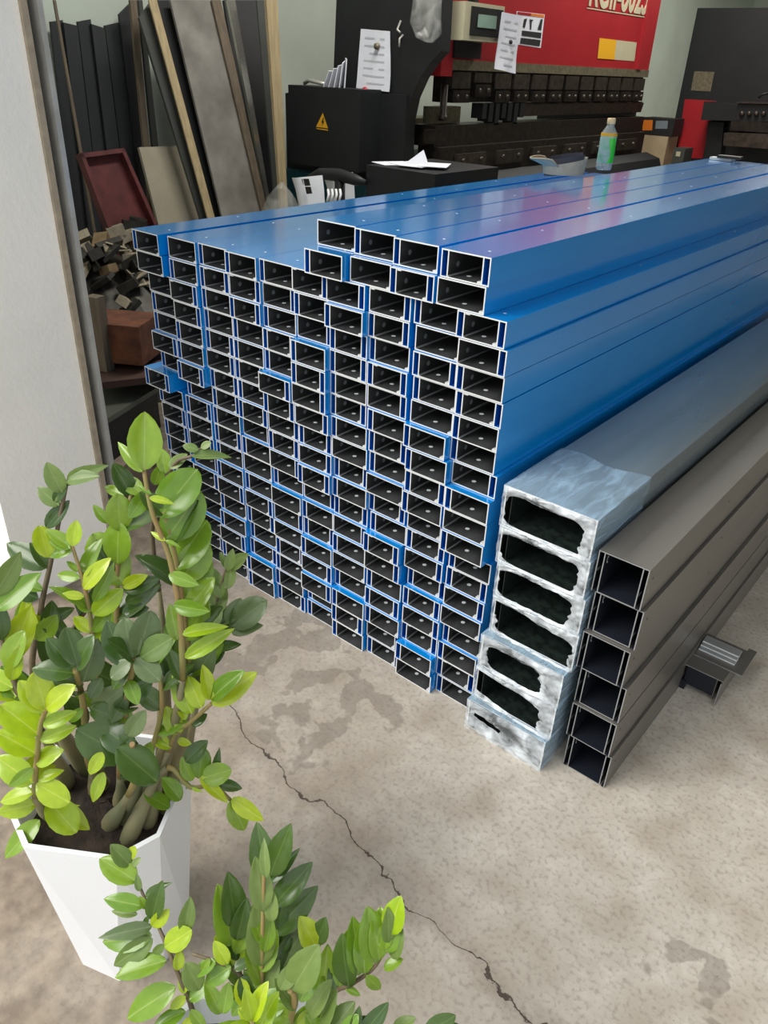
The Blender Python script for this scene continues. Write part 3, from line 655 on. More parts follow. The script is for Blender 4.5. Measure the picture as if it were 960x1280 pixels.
bag('plastic_bag', 'clear plastic bag at the foot of the pale timber post', [(Vector((c.x+.01, 3.35, c.z+.10)), .008, .008, 0), (Vector((c.x, 3.35, c.z+.075)), .03, .03, .004), (Vector((c.x-.01, 3.35, c.z+.01)), .10, .08, .01), (Vector((c.x-.01, 3.35, c.z-.12)), .14, .12, .01), (Vector((c.x, 3.35, .55)), .12, .12, 0), (Vector((c.x, 3.35, .502)), .04, .04, 0)], seed=5)
b = MB(); b.box(c.x-.08, c.x+.3, 3.15, 3.55, 0, .5, 'card'); one('cardboard_box', 'cardboard box under the clear bag behind the stack', 'box', b)
# papers on top of the cabinet
ct = c1 = ony(360, 99, SY-.22).z-.03
for i in range(5):
    p = ony(412+3*i, 97, SY-.12); b = MB()
    T_ = Matrix.Translation((p.x, SY-.12+.01*i, ct+.001)) @ Matrix.Rotation(.5-.1*i, 4, 'Y') @ Matrix.Rotation(.2*i, 4, 'Z')
    b.box(0, .006, -.06, .06, 0, .10+.014*i, 'paper', T_); o = one('paper_sheet', ['leftmost', 'second', 'middle', 'fourth', 'rightmost'][i]+' folded white paper on the black cabinet top', 'paper', b, 'papers on the cabinet')
b = MB(); p = ony(392, 98, SY-.14); b.tube([(p.x-.08, SY-.14, ct+.012), (p.x-.02, SY-.16, ct+.03), (p.x+.05, SY-.14, ct+.02), (p.x+.1, SY-.12, ct+.012)], .012, 'track'); one('pipe_clamp', 'small grey metal tool lying on the black cabinet', 'tool', b)
# side table with papers
q = [ony(458, 206, 3.45), ony(545, 206, 3.45)]
tz = q[0].z; b = MB(); b.box(q[0].x, q[1].x, 3.45, 4.05, 0, tz, 'mblack'); one('side_table', 'low black table in front of the side frame, holding papers', 'table', b)
for i in range(4):
    b = MB(); u = .12+.17*i; x_ = q[0].x+(q[1].x-q[0].x)*u
    T_ = Matrix.Translation((x_, 3.62+.05*(i % 2), tz+.002+.004*i)) @ Matrix.Rotation(.3*i-.4, 4, 'Z')
    b.box(-.08, .08, -.10, .10, 0, .003, 'paper', T_)
    if i == 2: b.solid([T_ @ Vector(v) for v in ((-.07, .0, .004), (.07, .0, .004), (.02, .03, .075))], (0, -1, 0), .002, 'paper')
    one('paper_sheet', ['leftmost white paper on the low black table', 'white paper second from left on the black table', 'folded white paper standing on the black table', 'rightmost white paper on the low black table'][i], 'paper', b, 'papers on the low table')
# white casing with dark windows
P = []; b = MB(); cY = 3.3
L0 = [ony(367, 222, cY), ony(373, 236, cY), ony(377, 252, cY)]; R0 = [ony(403, 219, cY), ony(405, 236, cY), ony(406, 252, cY)]
for a, e in zip(L0, R0): P.append([a.lerp(e, k/6)+Vector((0, -.10*math.sin(k/6*math.pi), 0)) for k in range(7)])
P.append([p+Vector((.02, 0, -.25)) for p in P[-1]])
b.grid(P, 'white'); b.grid([[p+Vector((0, .25, 0)) for p in r] for r in P], 'white')
for r in range(3):
    for i in (0, 6): pass
cas = thing('plastic_casing', 'white plastic casing with a black window grid by the bag', 'casing', tuple(P[-1][3])); b.build('shell', cas)
for i in range(2):
    for j in range(2):
        cs = lambda x, y: ony(x, y, cY-.112*math.sin(min(1, max(0, (x-367-.35*(y-222))/36))*math.pi)-.006)
        b = MB(); A_ = [cs(371+8*i+2.2*j, 223.5+10*j), cs(377.5+8*i+2.2*j, 223.5+10*j), cs(379.5+8*i+2.2*j, 232+10*j), cs(373+8*i+2.2*j, 232.5+10*j)]
        b.solid(A_, (0, -1, 0), .004, 'blackink'); b.build('window', cas)
for i in range(4):
    b = MB(); pts = [ony(410+5*i, 237, cY+.02), ony(411+5*i, 243, cY), ony(409+5*i, 252, cY-.01)]; b.tube(pts, .007, 'white'); b.build('stripe', cas)
b = MB(); S = [ony(x, y, 3.42) for x, y in ((386, 221), (400, 217), (425, 219), (445, 225), (458, 228))]
b.tube(S, [.012, .03, .035, .03, .012], 'mblack', 8); b.tube([S[2], S[2]-Vector((0, 0, .2)), (S[2].x, S[2].y, .003)], .03, 'mblack'); one('black_hood', 'black curved hood beside the white casing', 'hood', b)

# ------------------------------------------------------------------ second machine at the far right
Y2 = 8.3
a0, a1 = ony(872, 10, Y2), ony(843, 190, Y2)
sm = thing('cutting_machine', 'tall black machine with a red lower panel at the far right', 'machine', (a0.x+.7, Y2+.4, 0))
b = MB(); b.box(a0.x, a0.x+2.2, Y2, Y2+1.2, 0, a0.z, 'mblack'); b.build('housing', sm)
b = MB(); q = [ony(*p, Y2-.004) for p in ((856, 124), (895, 126), (878, 198), (845, 198))]; b.solid(q, (0, -1, 0), .003, 'red'); b.build('red_panel', sm)
b = MB(); q = [ony(*p, Y2-.004) for p in ((868, 89), (893, 90), (888, 114.5), (863.5, 113))]; b.solid(q, (0, -1, 0), .003, 'ruler'); b.build('name_plate', sm)
for nm, c, d, m in (('clamp_bar', ((880, 127), (960, 131), (960, 152), (876, 150)), .25, 'mblack'), ('rail', ((922, 127), (960, 128), (960, 130), (921, 129)), .28, 'iron2'), ('blade_beam', ((914, 150), (960, 153), (960, 166), (912, 163)), .3, 'iron'),
                    ('work_table', ((905, 166), (960, 168), (960, 186), (904, 182)), .42, 'iron2'), ('lower_guard', ((885, 152), (905, 153), (900, 200), (880, 200)), .12, 'charcoal')):
    b = MB(); q = [ony(*p, Y2-d) for p in c]; b.solid(q, (0, -1, 0), d-.006, m); b.build(nm, sm)
for i in range(4):
    b = MB(); b.lathe([(.0, .03), (.02, .03), (.02, 0)], ony(928+9*i, 142, Y2-.252), 'iron2', 8, (0, -1, 0)); b.build('adjuster_knob', sm)
b = MB(); b.tube([ony(948, 122, Y2-.26), ony(953, 118, Y2-.26), ony(962, 116, Y2-.26)], .012, 'blackink'); b.build('cable', sm)
# boxes between the machines
bq = [ony(801, 168, 8.0), ony(836, 169, 8.0)]
b = MB(); b.box(bq[0].x, bq[1].x, 8.0, 8.25, 0, bq[0].z, 'card'); one('cardboard_box', 'plain cardboard carton between the two machines', 'box', b)
zb_ = bq[0].z; tpz = ony(803, 146, 8.0).z
b = MB(); b.box(bq[0].x, bq[1].x+.03, 8.0, 8.24, zb_+.001, tpz, {'*': 'blackink'}); bo = one('printed_box', 'black and orange printed box on top of the plain carton', 'box', b)
b = MB(); b.solid([ony(*p, 7.998) for p in ((804, 150), (816, 150), (815, 163), (803, 163))], (0, -1, 0), .0015, 'orange'); b.solid([ony(*p, 7.998) for p in ((820, 151), (835, 151), (834, 161), (819, 161))], (0, -1, 0), .0015, 'dimple'); b.build('box_print', bo)
q = ony(848, 185, 7.9); b = MB(); b.box(q.x-.04, q.x+.07, 7.9, 8.1, 0, q.z, 'darkgrey'); b.box(q.x-.01, q.x+.03, 7.897, 7.9, q.z-.07, q.z-.03, 'cream'); one('switch_box', 'grey switch box with a pale label beside the red panel', 'box', b)

# ------------------------------------------------------------------ things on the stack top
TZ = zt+2*RH-.0012+.0004
q = onz(754, 213, TZ); bt = thing('drink_bottle', 'green-labelled drink bottle standing on the blue stack', 'bottle', (q.x, q.y, TZ))
b = MB(); S_ = 1.0
b.lathe([(.0, .002), (.026, .002), (.030, .008), (.030, .024), (.029, .027)], q, 'bottle'); b.lathe([(.030, .118), (.030, .124), (.027, .134), (.016, .150), (.013, .16)], q, 'bottle'); b.build('clear_body', bt)
b = MB(); b.lathe([(.0300, .026), (.0308, .032), (.0300, .072), (.0308, .112), (.030, .120)], q, 'labelblue', 24); lb = b.build('label_sleeve', bt)
b = MB()
P = []
for i in range(9):
    t_ = i/8; P.append([Vector((q.x, q.y, TZ)) + Vector((.0315*math.cos(a), .0315*math.sin(a), .029+.085*t_)) for a in [(-.95+.28*math.sin(t_*5)+.25*t_+k*.2) for k in range(6)]])
b.grid(P, 'green'); o = b.build('green_swirl', lb); o['label'] = 'bright green swirl'
b = MB(); b.lathe([(.0308, .120), (.0308, .126), (.030, .130)], q, 'yellow'); b.build('yellow_band', bt)
b = MB(); b.lathe([(.0145, .160), (.0155, .161), (.0155, .178), (.013, .180), (0, .180)], q, 'amber', 16); o = b.build('cap', bt)
# sun visor
q = onz(704, 218, TZ); hv = thing('sun_visor', 'khaki sun visor cap lying on the blue stack', 'cap', (q.x, q.y, TZ))
ax = Vector((.72, .66, 0)).normalized(); ay = Vector((-.66, .72, 0))
def el(a, r1, r2, z_): return Vector((q.x, q.y, TZ)) + ax*(.68*r1*math.cos(a)) + ay*(.74*r2*math.sin(a)) + Vector((0, 0, z_))
b = MB(); P = []
for z_, k in ((.002, .94), (.02, .98), (.045, 1.02)):
    P.append([el(a, .115*k, .085*k, z_+.016*math.cos(a)*(z_/.045)) for a in np.linspace(0, 2*math.pi, 29)])
b.grid(P, 'khaki'); b.build('headband', hv)
b = MB(); P = []
for z_, k in ((.006, .92), (.03, .94), (.062, .97)):
    P.append([el(a, .112*k, .082*k, z_+.012*math.cos(a)) for a in np.linspace(.4, 2*math.pi-.6, 25)])
b.grid(P, 'greycloth'); b.build('liner', hv)
b = MB(); P = []
for i in range(6):
    v = i/5; row = []
    for j in range(13):
        a = math.pi + (j/12-.5)*2.2; w_ = math.cos((j/12-.5)*2.9)**.6 if 0 < j < 12 else 0; row.append(el(a, .112+.075*v*w_, .083+.045*v*w_, .030+.050*v*w_-.030*v*w_*math.cos((j/12-.5)*3)))
    P.append(row)
b.grid(P, 'brim'); b.grid([[p-Vector((0, 0, .003)) for p in r] for r in P], 'khaki'); b.tube(P[-1], .003, 'khaki', 6); b.build('brim', hv)
for i in range(2):
    q = onz(903+22*i*.4, 200.5+1.5*i, TZ+.0); b = MB(); b.box(q.x-.05, q.x+.05, q.y-.03, q.y+.02, TZ+.001+.012*i, TZ+.012+.012*i, 'cut' if i == 0 else 'iron'); one('steel_offcut', ['bright steel offcut at the far end of the stack', 'dark steel offcut on the bright one at the far end'][i], 'metal offcut', b)

# ------------------------------------------------------------------ scrap corner behind the stack
def pix(P):
    d = Vector(P)-CAM; z_ = d.dot(FW); return 480+FPX*d.dot(RT)/z_, 640-FPX*d.dot(UP)/z_
b = MB(); hc = Vector((-3.75, 2.2, 0)); P = []
for i in range(9):
    v = i/8; P.append([Vector((hc.x+.7*v*math.cos(a)*(1+.1*math.sin(3*a)), hc.y+.68*v*math.sin(a), max(.0, .60*(1-v**1.6)+.07*noise.noise(Vector((a*2 % 6.28, v*4, 1)))*(1-v)+.002))) for a in np.linspace(0, 2*math.pi, 25)])
b.grid(P, 'scrapd'); heap = one('scrap_heap', 'dark heap of metal scrap in the corner behind the stack', 'scrap', b); heap['kind'] = 'stuff'
rs = random.Random(11); k = 0
SH = {'scrapl': 'pale metal offcut lying on the scrap heap', 'scrapd': 'dark metal offcut lying on the scrap heap', 'scrapt': 'tan wooden offcut lying on the scrap heap'}
for i in range(84):
    a = rs.uniform(-2.4, .9); v = rs.uniform(.05, .85); x_, y_ = hc.x+.7*v*math.cos(a), hc.y+.68*v*math.sin(a); z_ = .62*(1-v**1.6)
    m = rs.choice(['scrapl', 'scrapl', 'scrapd', 'scrapd', 'scrapd', 'scrapt']); b = MB()
    T_ = Matrix.Translation((x_, y_, z_+.045)) @ Matrix.Rotation(rs.uniform(0, 6), 4, 'Z') @ Matrix.Rotation(rs.uniform(-.6, .6), 4, 'X') @ Matrix.Rotation(rs.uniform(-.6, .6), 4, 'Y')
    l_, w_, h_ = rs.uniform(.03, .09), rs.uniform(.015, .04), rs.uniform(.006, .03)
    if i % 3: b.box(-l_, l_, -w_, w_, -h_, h_, m, T_)
    else: b.box(-l_, l_, -w_, w_, -.003, .003, m, T_); b.box(-l_, l_, w_-.006, w_, .003, .04, m, T_)
    one('metal_offcut', SH[m], 'offcut', b, SH[m].replace(' lying', 's'))
# offcuts caught in the red tray
for i, (px, py) in enumerate(((138, 288), (150, 294), (141, 300), (163, 291), (152, 315), (162, 305), (147, 312), (166, 278), (157, 282), (158, 322))):
    p = onp(px, py, -3.75, .28)+Vector((.05, 0, .01)); b = MB(); m = ['scrapl', 'scrapl', 'scrapt', 'scrapl', 'scrapl', 'scrapt', 'scrapd', 'scrapd', 'scrapd', 'scrapd'][i]
    T_ = Matrix.Translation(p) @ Matrix.Rotation(1.2+.4*i, 4, 'Z') @ Matrix.Rotation(-.25, 4, 'Y'); b.box(-.045, .045, -.02, .02, -.035, .02, m, T_)
    g_ = {'scrapl': 'pale offcut resting in the red tray', 'scrapt': 'tan offcut resting in the red tray', 'scrapd': 'dark offcut resting in the red tray'}[m]; one('metal_offcut', g_, 'offcut', b, g_+'s')
# crate, plate, rusty box, boards
q = [onz(*p, .20) for p in ((108, 497), (158, 462), (200, 482), (128, 527))]
b = MB(); b.solid(q, (0, 0, 1), .022, 'plate'); one('steel_plate', 'grey-green steel plate lying on a dark crate by the shutter guide', 'plate', b)
cen = sum(q, Vector())/4; qs = [cen.lerp(p, .9) for p in q]
b = MB(); b.solid([Vector((p.x, p.y, .177)) for p in qs], (0, 0, 1), .176, 'charcoal'); one('dark_crate', 'dark crate under the grey-green steel plate', 'crate', b)
def bx_at(px, py, Z, sx, sy, sz, rot, m, name, label, cat, tilt=0):
    p = onz(px, py, Z); b = MB(); T_ = Matrix.Translation((p.x, p.y, Z)) @ Matrix.Rotation(rot, 4, 'Z') @ Matrix.Rotation(tilt, 4, 'Y')
    b.box(-sx/2, sx/2, -sy/2, sy/2, -sz, 0, m, T_); return one(name, label, cat, b)
bx_at(140, 396, .50, .34, .22, .17, .55, 'rust', 'rusty_box', 'rust-orange steel box in front of the scrap heap', 'box')
bx_at(165, 442, .30, .66, .34, .03, -.45, 'brown', 'brown_board', 'dark red-brown board sloping below the rusty box', 'board')
bx_at(176, 428, .3245, .40, .18, .02, -.4, 'charcoal', 'dark_plate', 'dark plate lying on the brown board', 'plate')
bx_at(118, 370, .62, .06, .05, .35, .3, 'woodd', 'timber_block', 'upright brown timber block beside the shutter guide', 'timber')
p = onz(165, 640, .0); b = MB(); P = []
for i in range(8):
    v = i/7; P.append([Vector((p.x-.02+.17*math.sin(v*1.57)*math.cos(a)*(1+.15*math.sin(2*a+1)), p.y+.12+.17*math.sin(v*1.57)*math.sin(a), .17*math.cos(v*1.57)*(1+.12*math.sin(3*a))+.002)) for a in np.linspace(0, 2*math.pi, 21)])
b.grid(P, 'sack'); one('brown_sack', 'dark brown sack on the floor behind the plant', 'sack', b)

# ------------------------------------------------------------------ potted plants
def leaf_mesh(name, kind, m):
    w0, fold, curl, tip = {'long': (.45, .30, .18, 1.15), 'oval': (.58, .24, .14, 1.08), 'round': (.68, .16, .12, .85), 'slim': (.31, .45, .26, 1.3)}[kind]
    b = MB(); P = []; N_ = 9
    pk = .46**.62*(1-.46)**(.7*tip)
    for i in range(N_):
        t = .5-.5*math.cos(math.pi*i/(N_-1)); w = w0/2*((t**.62*(1-t)**(.7*tip))/pk) if 0 < i < N_-1 else .004
        row = []
        for s in (-1, -.5, 0, .5, 1):
            x = s*w; row.append((x, t, fold*abs(x)*1.0 + .035*math.sin(math.pi*abs(s))*w0 - curl*t*t))
        P.append(row)
    b.grid(P, m); return b.mesh(name)
LMESH = {}
def get_leaf(kind, m):
    if (kind, m) not in LMESH: LMESH[kind, m] = leaf_mesh('leaf', kind, m)
    return LMESH[kind, m]
def bez(pts, n):
    pts = [Vector(p) for p in pts]; out = []
    for i in range(n+1):
        t = i/n*(len(pts)-1); k = min(int(t), len(pts)-2); u = t-k
        p0, p1, p2, p3 = pts[max(k-1, 0)], pts[k], pts[k+1], pts[min(k+2, len(pts)-1)]
        out.append(.5*((2*p1)+(p2-p0)*u+(2*p0-5*p1+4*p2-p3)*u*u+(3*p1-p0-3*p2+p3)*u**3))
    return out
def add_leaf(stem, root, p, d, nrm, ln, kind, m):
    d = d.normalized(); x = d.cross(nrm)
    if x.length < 1e-3: x = d.orthogonal()
    x.normalize(); nz_ = x.cross(d)
    o = bpy.data.objects.new('leaf', get_leaf(kind, m)); COL.objects.link(o); o.parent = stem
    R = Matrix((x, d, nz_)).transposed().to_4x4(); off = Vector(worldloc(root))
    o.matrix_local = Matrix.Translation(p-off) @ R @ Matrix.Scale(ln, 4)
def stem(root, base, pts, r0, r1, n, start, ln, m, kind='long', ang=.85, mode='flat', smat='stem', seed=0, bulb=True, lm2=None, face=.75, spin=0., both=False, tip=True):
    rd = random.Random(seed+77); P3 = [Vector(base)] + [at(*p) for p in pts]; C_ = bez(P3, 18)
    rad = []
    for i in range(19):
        t = i/18; r = r0+(r1-r0)*t**.7
        if bulb: r += .010*math.exp(-((t-.06)/.10)**2)
        rad.append(r)
    b = MB(); nb_ = 5 if bulb else 0
    if nb_: b.tube(C_[:nb_+1], rad[:nb_+1], 'bulb', 10); b.tube(C_[nb_:], rad[nb_:], smat, 8)
    else: b.tube(C_, rad, smat, 8)
    so_ = b.build('stem', root)
    for i in range(n):
        t = start+(1-start)*(i/max(1, n-1))*.97; q = t*18; k = min(int(q), 17); p = C_[k].lerp(C_[k+1], q-k); T_ = (C_[k+1]-C_[max(k-1, 0)]).normalized()
        view = (CAM-p).normalized()
        side = T_.cross(view)
        if side.length < .25 or mode == 'spiral':
            o_ = T_.orthogonal().normalized(); a = i*2.4+spin; side = (o_*math.cos(a)+T_.cross(o_)*math.sin(a))
            nrm = T_
        else:
            side.normalize(); a = spin+rd.uniform(-.35, .35); side = (side*math.cos(a)+T_.cross(side)*math.sin(a)).normalized(); nrm = (view*face+T_*.5+Vector((rd.uniform(-.8, .8), rd.uniform(-.8, .8), .5)))
        for sg in ((1, -1) if both else ((1,) if i % 2 else (-1,))):
            s_ = side*sg if mode != 'spiral' else side
            al = ang*(1-.35*t)+rd.uniform(-.12, .12)
            d = T_*math.cos(al)+s_*math.sin(al)+Vector((0, 0, -.08))
            l_ = ln*(1.05-.35*abs(t-.55))*rd.uniform(.75, 1.25)
            add_leaf(so_, root, p, d, nrm, l_, kind, lm2 if (lm2 and rd.random() < .35) else m)
    if tip:
        T_ = (C_[-1]-C_[-2]).normalized(); add_leaf(so_, root, C_[-1], T_+UP*.1, (CAM-C_[-1]).normalized()+T_.orthogonal()*.1, ln*.85, kind, m)
    return so_
def pot(root, c, rb, rt_, H, a0=0.):
    cx, cy = c; A = [math.radians(a) for a in (-88, -26, 2, 64, 92, 154, 182, 244)]; Bb = [math.radians(-93+45*k) for k in range(8)]
    rim = [Vector((cx+rt_*math.cos(a+a0), cy+rt_*math.sin(a+a0), H)) for a in A]; bas = [Vector((cx+rb*math.cos(a+a0), cy+rb*math.sin(a+a0), .0)) for a in Bb]
    inn = [Vector((cx+(rt_-.009)*math.cos(a+a0), cy+(rt_-.009)*math.sin(a+a0), H)) for a in A]; dn = [Vector((cx+(rt_-.022)*math.cos(a+a0), cy+(rt_-.022)*math.sin(a+a0), H-.07)) for a in A]
    b = MB()
    for i in range(8):
        j = (i+1) % 8
        b.face((bas[i], bas[j], rim[i]), 'white'); b.face((bas[j], rim[j], rim[i]), 'white')
        b.face((rim[i], rim[j], inn[j], inn[i]), 'white'); b.face((inn[i], inn[j], dn[j], dn[i]), 'white')
    b.face(bas[::-1], 'white'); b.build('pot', root)
    b = MB(); P = []
    for i in range(6):
        v = 1-i/5; P.append([Vector((cx+(rt_-.018)*v*math.cos(a+a0), cy+(rt_-.018)*v*math.sin(a+a0), H-.045+.012*noise.noise(Vector((v*5, a, 2)))+.012*(1-v))) for a in A+A[:1]])
    b.grid(P, 'soil'); s = b.build('soil', root); s['kind'] = 'stuff'
MATS = {'b': 'bright', 'm': 'mid', 'p': 'pale', 'd': 'deep', 'g': 'grey'}; KND = {'l': 'long', 'o': 'oval', 'r': 'round', 's': 'slim'}
def traced(root, base, pts, r0, r1, leaves, n=0, start=.3, ln=.06, m='mid', kind='long', seed=0, bulb=True, smat='stem', **kw):
    """A stem, and its larger leaves given one by one: base x, y, tip x, y, colour and shape letters."""
    so_ = stem(root, base, pts, r0, r1, n, start, ln, m, kind, seed=seed, bulb=bulb, smat=smat, tip=False, **kw)
    C_ = bez([Vector(base)]+[at(*p) for p in pts], 40); px = [(pix(p), (p-CAM).dot(FW)) for p in C_]; rd = random.Random(seed*13+5)
    for tok in leaves.split(';'):
        tok = tok.split()
        if not tok: continue
        bx, by, tx, ty = map(float, tok[:4]); c = tok[4]
        dep = min(px, key=lambda q: (q[0][0]-bx)**2+(q[0][1]-by)**2)[1] - .004
        p = at(bx, by, dep); L0 = math.hypot(tx-bx, ty-by)/FPX*dep
        q = at(tx, ty, dep - L0*rd.uniform(-.15, .45)); d = q-p; view = (CAM-p).normalized(); sd = d.cross(view).normalized()
        nrm = view + sd*rd.uniform(-.45, .45) + Vector((0, 0, .25))
        add_leaf(so_, root, p, d, nrm, d.length, KND[c[1]], MATS[c[0]])
    return so_
C1 = (-.92, .41); H1 = .40
p1 = thing('potted_plant', 'tall leafy plant in a white faceted pot, left of the stack', 'plant', (C1[0], C1[1], 0))
pot(p1, C1, .108, .150, H1)
sb = lambda dx, dy: (C1[0]+dx, C1[1]+dy, H1-.055)
traced(p1, sb(.04, .05), [(222, 890, 1.22), (227, 792, 1.18), (213, 701, 1.15), (190, 640, 1.12), (180, 588, 1.10)], .0075, .003,
 '180 588 182 513 mo; 178 590 144 551 ms; 187 622 216 628 bs; 189 618 172 606 ms; 207 676 187 664 bs; 207 676 224 682 ms; 211 718 246 731 ml; 217 756 258 765 ml; 228 793 282 779 bs; 222 800 213 757 ml; 231 822 290 787 bs; 226 850 214 812 dl', seed=1)
traced(p1, sb(.05, .08), [(236, 880, 1.26), (232, 780, 1.21), (220, 700, 1.17), (205, 640, 1.14)], .007, .003,
 '200 647 244 584 mr; 207 675 250 615 mr; 218 712 256 649 mr; 225 728 259 677 mr; 229 752 264 700 mo; 232 765 264 722 mo; 233 800 258 752 mo; 230 835 252 765 mo; 230 845 276 802 mo; 236 860 264 812 go; 226 820 206 780 ml', n=5, start=.3, ln=.07, m='deep', kind='oval', seed=2)
traced(p1, sb(.02, .10), [(205, 800, 1.30), (190, 660, 1.26), (215, 585, 1.22), (240, 570, 1.2), (252, 560, 1.2)], .006, .002,
 '248 563 228 556 po; 251 560 263 553 pr; 240 570 287 566 ps; 212 586 233 566 po; 207 592 202 560 mo; 193 606 202 582 mo', seed=3, smat='stemd')
traced(p1, sb(-.03, .06), [(150, 880, 1.25), (146, 760, 1.21), (150, 680, 1.18), (165, 615, 1.16)], .007, .003,
 '178 618 150 594 mo; 155 620 129 606 ml; 183 617 162 647 mo; 150 664 148 619 mr; 147 705 146 654 mr; 134 654 117 631 ml; 155 731 116 667 mr; 153 733 181 720 bl; 153 737 196 724 dl; 157 753 191 735 dl; 153 765 184 760 do; 150 790 120 760 mo', n=5, start=.3, ln=.07, m='deep', kind='oval', seed=4)
traced(p1, sb(-.09, .02), [(45, 860, 1.24), (50, 770, 1.2), (64, 700, 1.18), (84, 600, 1.16)], .007, .003,
 '78 616 58 579 po; 74 632 46 609 po; 83 601 119 592 pl; 84 598 129 582 ps; 68 628 82 603 dl; 58 660 84 626 dl; 57 711 4 676 dl; 53 738 20 725 ml; 48 748 14 735 do; 32 802 30 744 ml; 42 800 28 752 bl; 40 770 58 783 bo; 60 792 66 751 do; 46 800 70 772 mo', n=4, start=.2, ln=.06, m='deep', seed=5, smat='stemd')
traced(p1, sb(-.04, .0), [(122, 880, 1.2), (115, 790, 1.16), (106, 735, 1.13), (90, 682, 1.11)], .006, .0025,
 '60 697 50 657 br; 88 686 60 664 mo; 90 689 55 692 ml; 91 683 95 650 bo; 105 736 132 698 bl; 100 722 69 718 ml; 105 746 77 742 bl; 117 752 143 709 ms; 113 765 95 748 mo; 116 768 153 737 bo; 116 790 138 762 mo; 114 790 92 770 bo; 97 715 84 700 ml; 118 820 130 780 bo; 116 815 98 795 ml', n=5, start=.25, ln=.06, m='mid', seed=6)
traced(p1, sb(-.10, -.02), [(55, 920, 1.16), (24, 870, 1.13), (2, 800, 1.12), (-25, 740, 1.1)], .007, .003,
 '-8 745 26 694 pl; -5 762 44 716 ml; 2 800 -2 752 dl; 8 835 26 790 mo; 0 790 -30 770 do; 16 860 -22 838 bo; 22 870 -18 862 bl; 30 880 2 830 mo; 14 850 22 812 bl', n=6, start=.15, ln=.075, m='bright', seed=7, smat='stemd')
traced(p1, sb(.01, .02), [(150, 960, 1.22), (158, 880, 1.12), (168, 824, 1.06)], .007, .004,
 '155 832 134 776 do; 166 822 154 774 gr; 172 818 190 766 gr; 176 822 213 798 pr; 170 823 199 850 gr; 164 827 136 847 gr; 160 835 138 862 do; 160 850 172 880 mo; 156 870 140 905 go; 150 880 190 850 do; 165 900 130 878 mo', n=5, start=.3, ln=.06, m='deep', kind='oval', seed=8, mode='spiral')
traced(p1, sb(-.05, .02), [(110, 950, 1.22), (104, 880, 1.12), (94, 836, 1.06)], .007, .004,
 '92 835 59 797 do; 97 832 84 784 gr; 104 852 122 802 go; 94 842 39 833 do; 105 856 62 848 ds; 112 873 126 848 gr; 118 892 150 860 go; 112 884 150 900 do; 104 885 84 905 ml', n=4, start=.3, ln=.06, m='deep', kind='oval', seed=9, mode='spiral')
traced(p1, sb(-.06, -.07), [(45, 1000, 1.18), (46, 950, 1.13), (51, 905, 1.09), (59, 886, 1.07)], .006, .003,
 '57 887 44 841 br; 56 890 24 851 bo; 58 886 89 857 bo; 54 907 93 890 bl; 50 925 93 908 bl; 49 919 1 879 br; 46 943 -6 911 bo; 45 953 75 937 bo; 43 978 -8 947 bo; 48 975 77 962 bl; 46 979 85 1004 br; 72 1012 133 1057 bo; 60 1003 112 1034 bl; 43 990 -4 1000 bl; 45 1005 -3 1016 bo; 50 1025 2 1073 ml; 75 1043 52 1096 ml; 85 1055 82 1081 bs; 60 1000 96 1040 br; 42 960 10 985 ml', seed=10)
traced(p1, sb(.08, .02), [(216, 923, 1.24), (236, 905, 1.22), (265, 879, 1.2)], .006, .003,
 '265 880 318 842 bl; 264 874 298 838 ml; 262 875 257 833 bl; 252 885 234 846 bo; 240 892 215 844 bl; 232 900 222 872 bl; 220 918 209 884 bo; 226 916 221 889 bl; 240 908 258 892 do; 215 930 200 905 bl; 222 925 238 930 bo; 214 935 190 925 bl', seed=11)
traced(p1, sb(.08, -.02), [(205, 962, 1.25), (238, 984, 1.25), (266, 982, 1.26), (288, 1000, 1.28)], .006, .003,
 '240 976 228 947 mo; 248 973 254 935 mr; 232 952 257 927 do; 252 973 287 963 mr; 268 970 273 940 ds; 270 978 303 986 dl; 250 970 285 1004 bs; 288 1000 307 1040 mo; 290 998 327 1026 bl; 226 1000 205 972 mo; 212 1010 181 990 mo; 240 985 252 990 bs', seed=12)
traced(p1, sb(.03, -.02), [(165, 985, 1.2), (170, 950, 1.13), (165, 930, 1.09)], .007, .004,
 '160 948 97 912 dr; 168 938 126 908 dr; 146 935 198 976 dr; 172 942 150 920 do; 128 940 112 969 bo; 130 965 114 1004 bl; 160 920 180 890 go; 176 960 188 930 mo', seed=13)
traced(p1, sb(.07, .09), [(246, 880, 1.34), (258, 800, 1.32), (274, 740, 1.3), (284, 706, 1.3)], .006, .002,
 '276 748 268 711 pl; 284 714 291 687 pl; 285 736 291 704 pl; 268 757 264 726 pl; 292 712 306 700 ps; 264 775 258 740 pl; 272 768 282 735 pl; 283 710 276 690 pl; 262 800 254 770 po; 265 790 280 760 do', n=4, start=.4, ln=.05, m='pale', seed=14, smat='stemd')
traced(p1, sb(.08, .06), [(240, 860, 1.3), (262, 815, 1.28), (290, 785, 1.27)], .006, .003,
 '284 780 300 747 go; 290 783 330 750 gr; 290 791 325 780 gl; 275 792 298 776 po; 262 788 276 760 po; 268 800 285 770 do; 255 815 240 790 mo; 252 830 280 815 do', n=3, start=.4, ln=.05, m='deep', seed=15)
stem(p1, sb(-.1, .05), [(40, 900, 1.3), (70, 820, 1.28), (110, 760, 1.26)], .006, .003, 10, .3, .065, 'deep', 'long', .9, seed=17, smat='stemd')
stem(p1, sb(.05, .0), [(200, 900, 1.22), (196, 830, 1.2)], .006, .003, 6, .3, .06, 'deep', 'oval', .9, seed=18, lm2='mid')
C2 = (-.385, .262); H2 = .40
p2 = thing('potted_plant', 'leafy plant in a white pot at the bottom edge, nearest the camera', 'plant', (C2[0], C2[1], 0))
pot(p2, C2, .108, .150, H2, .2)
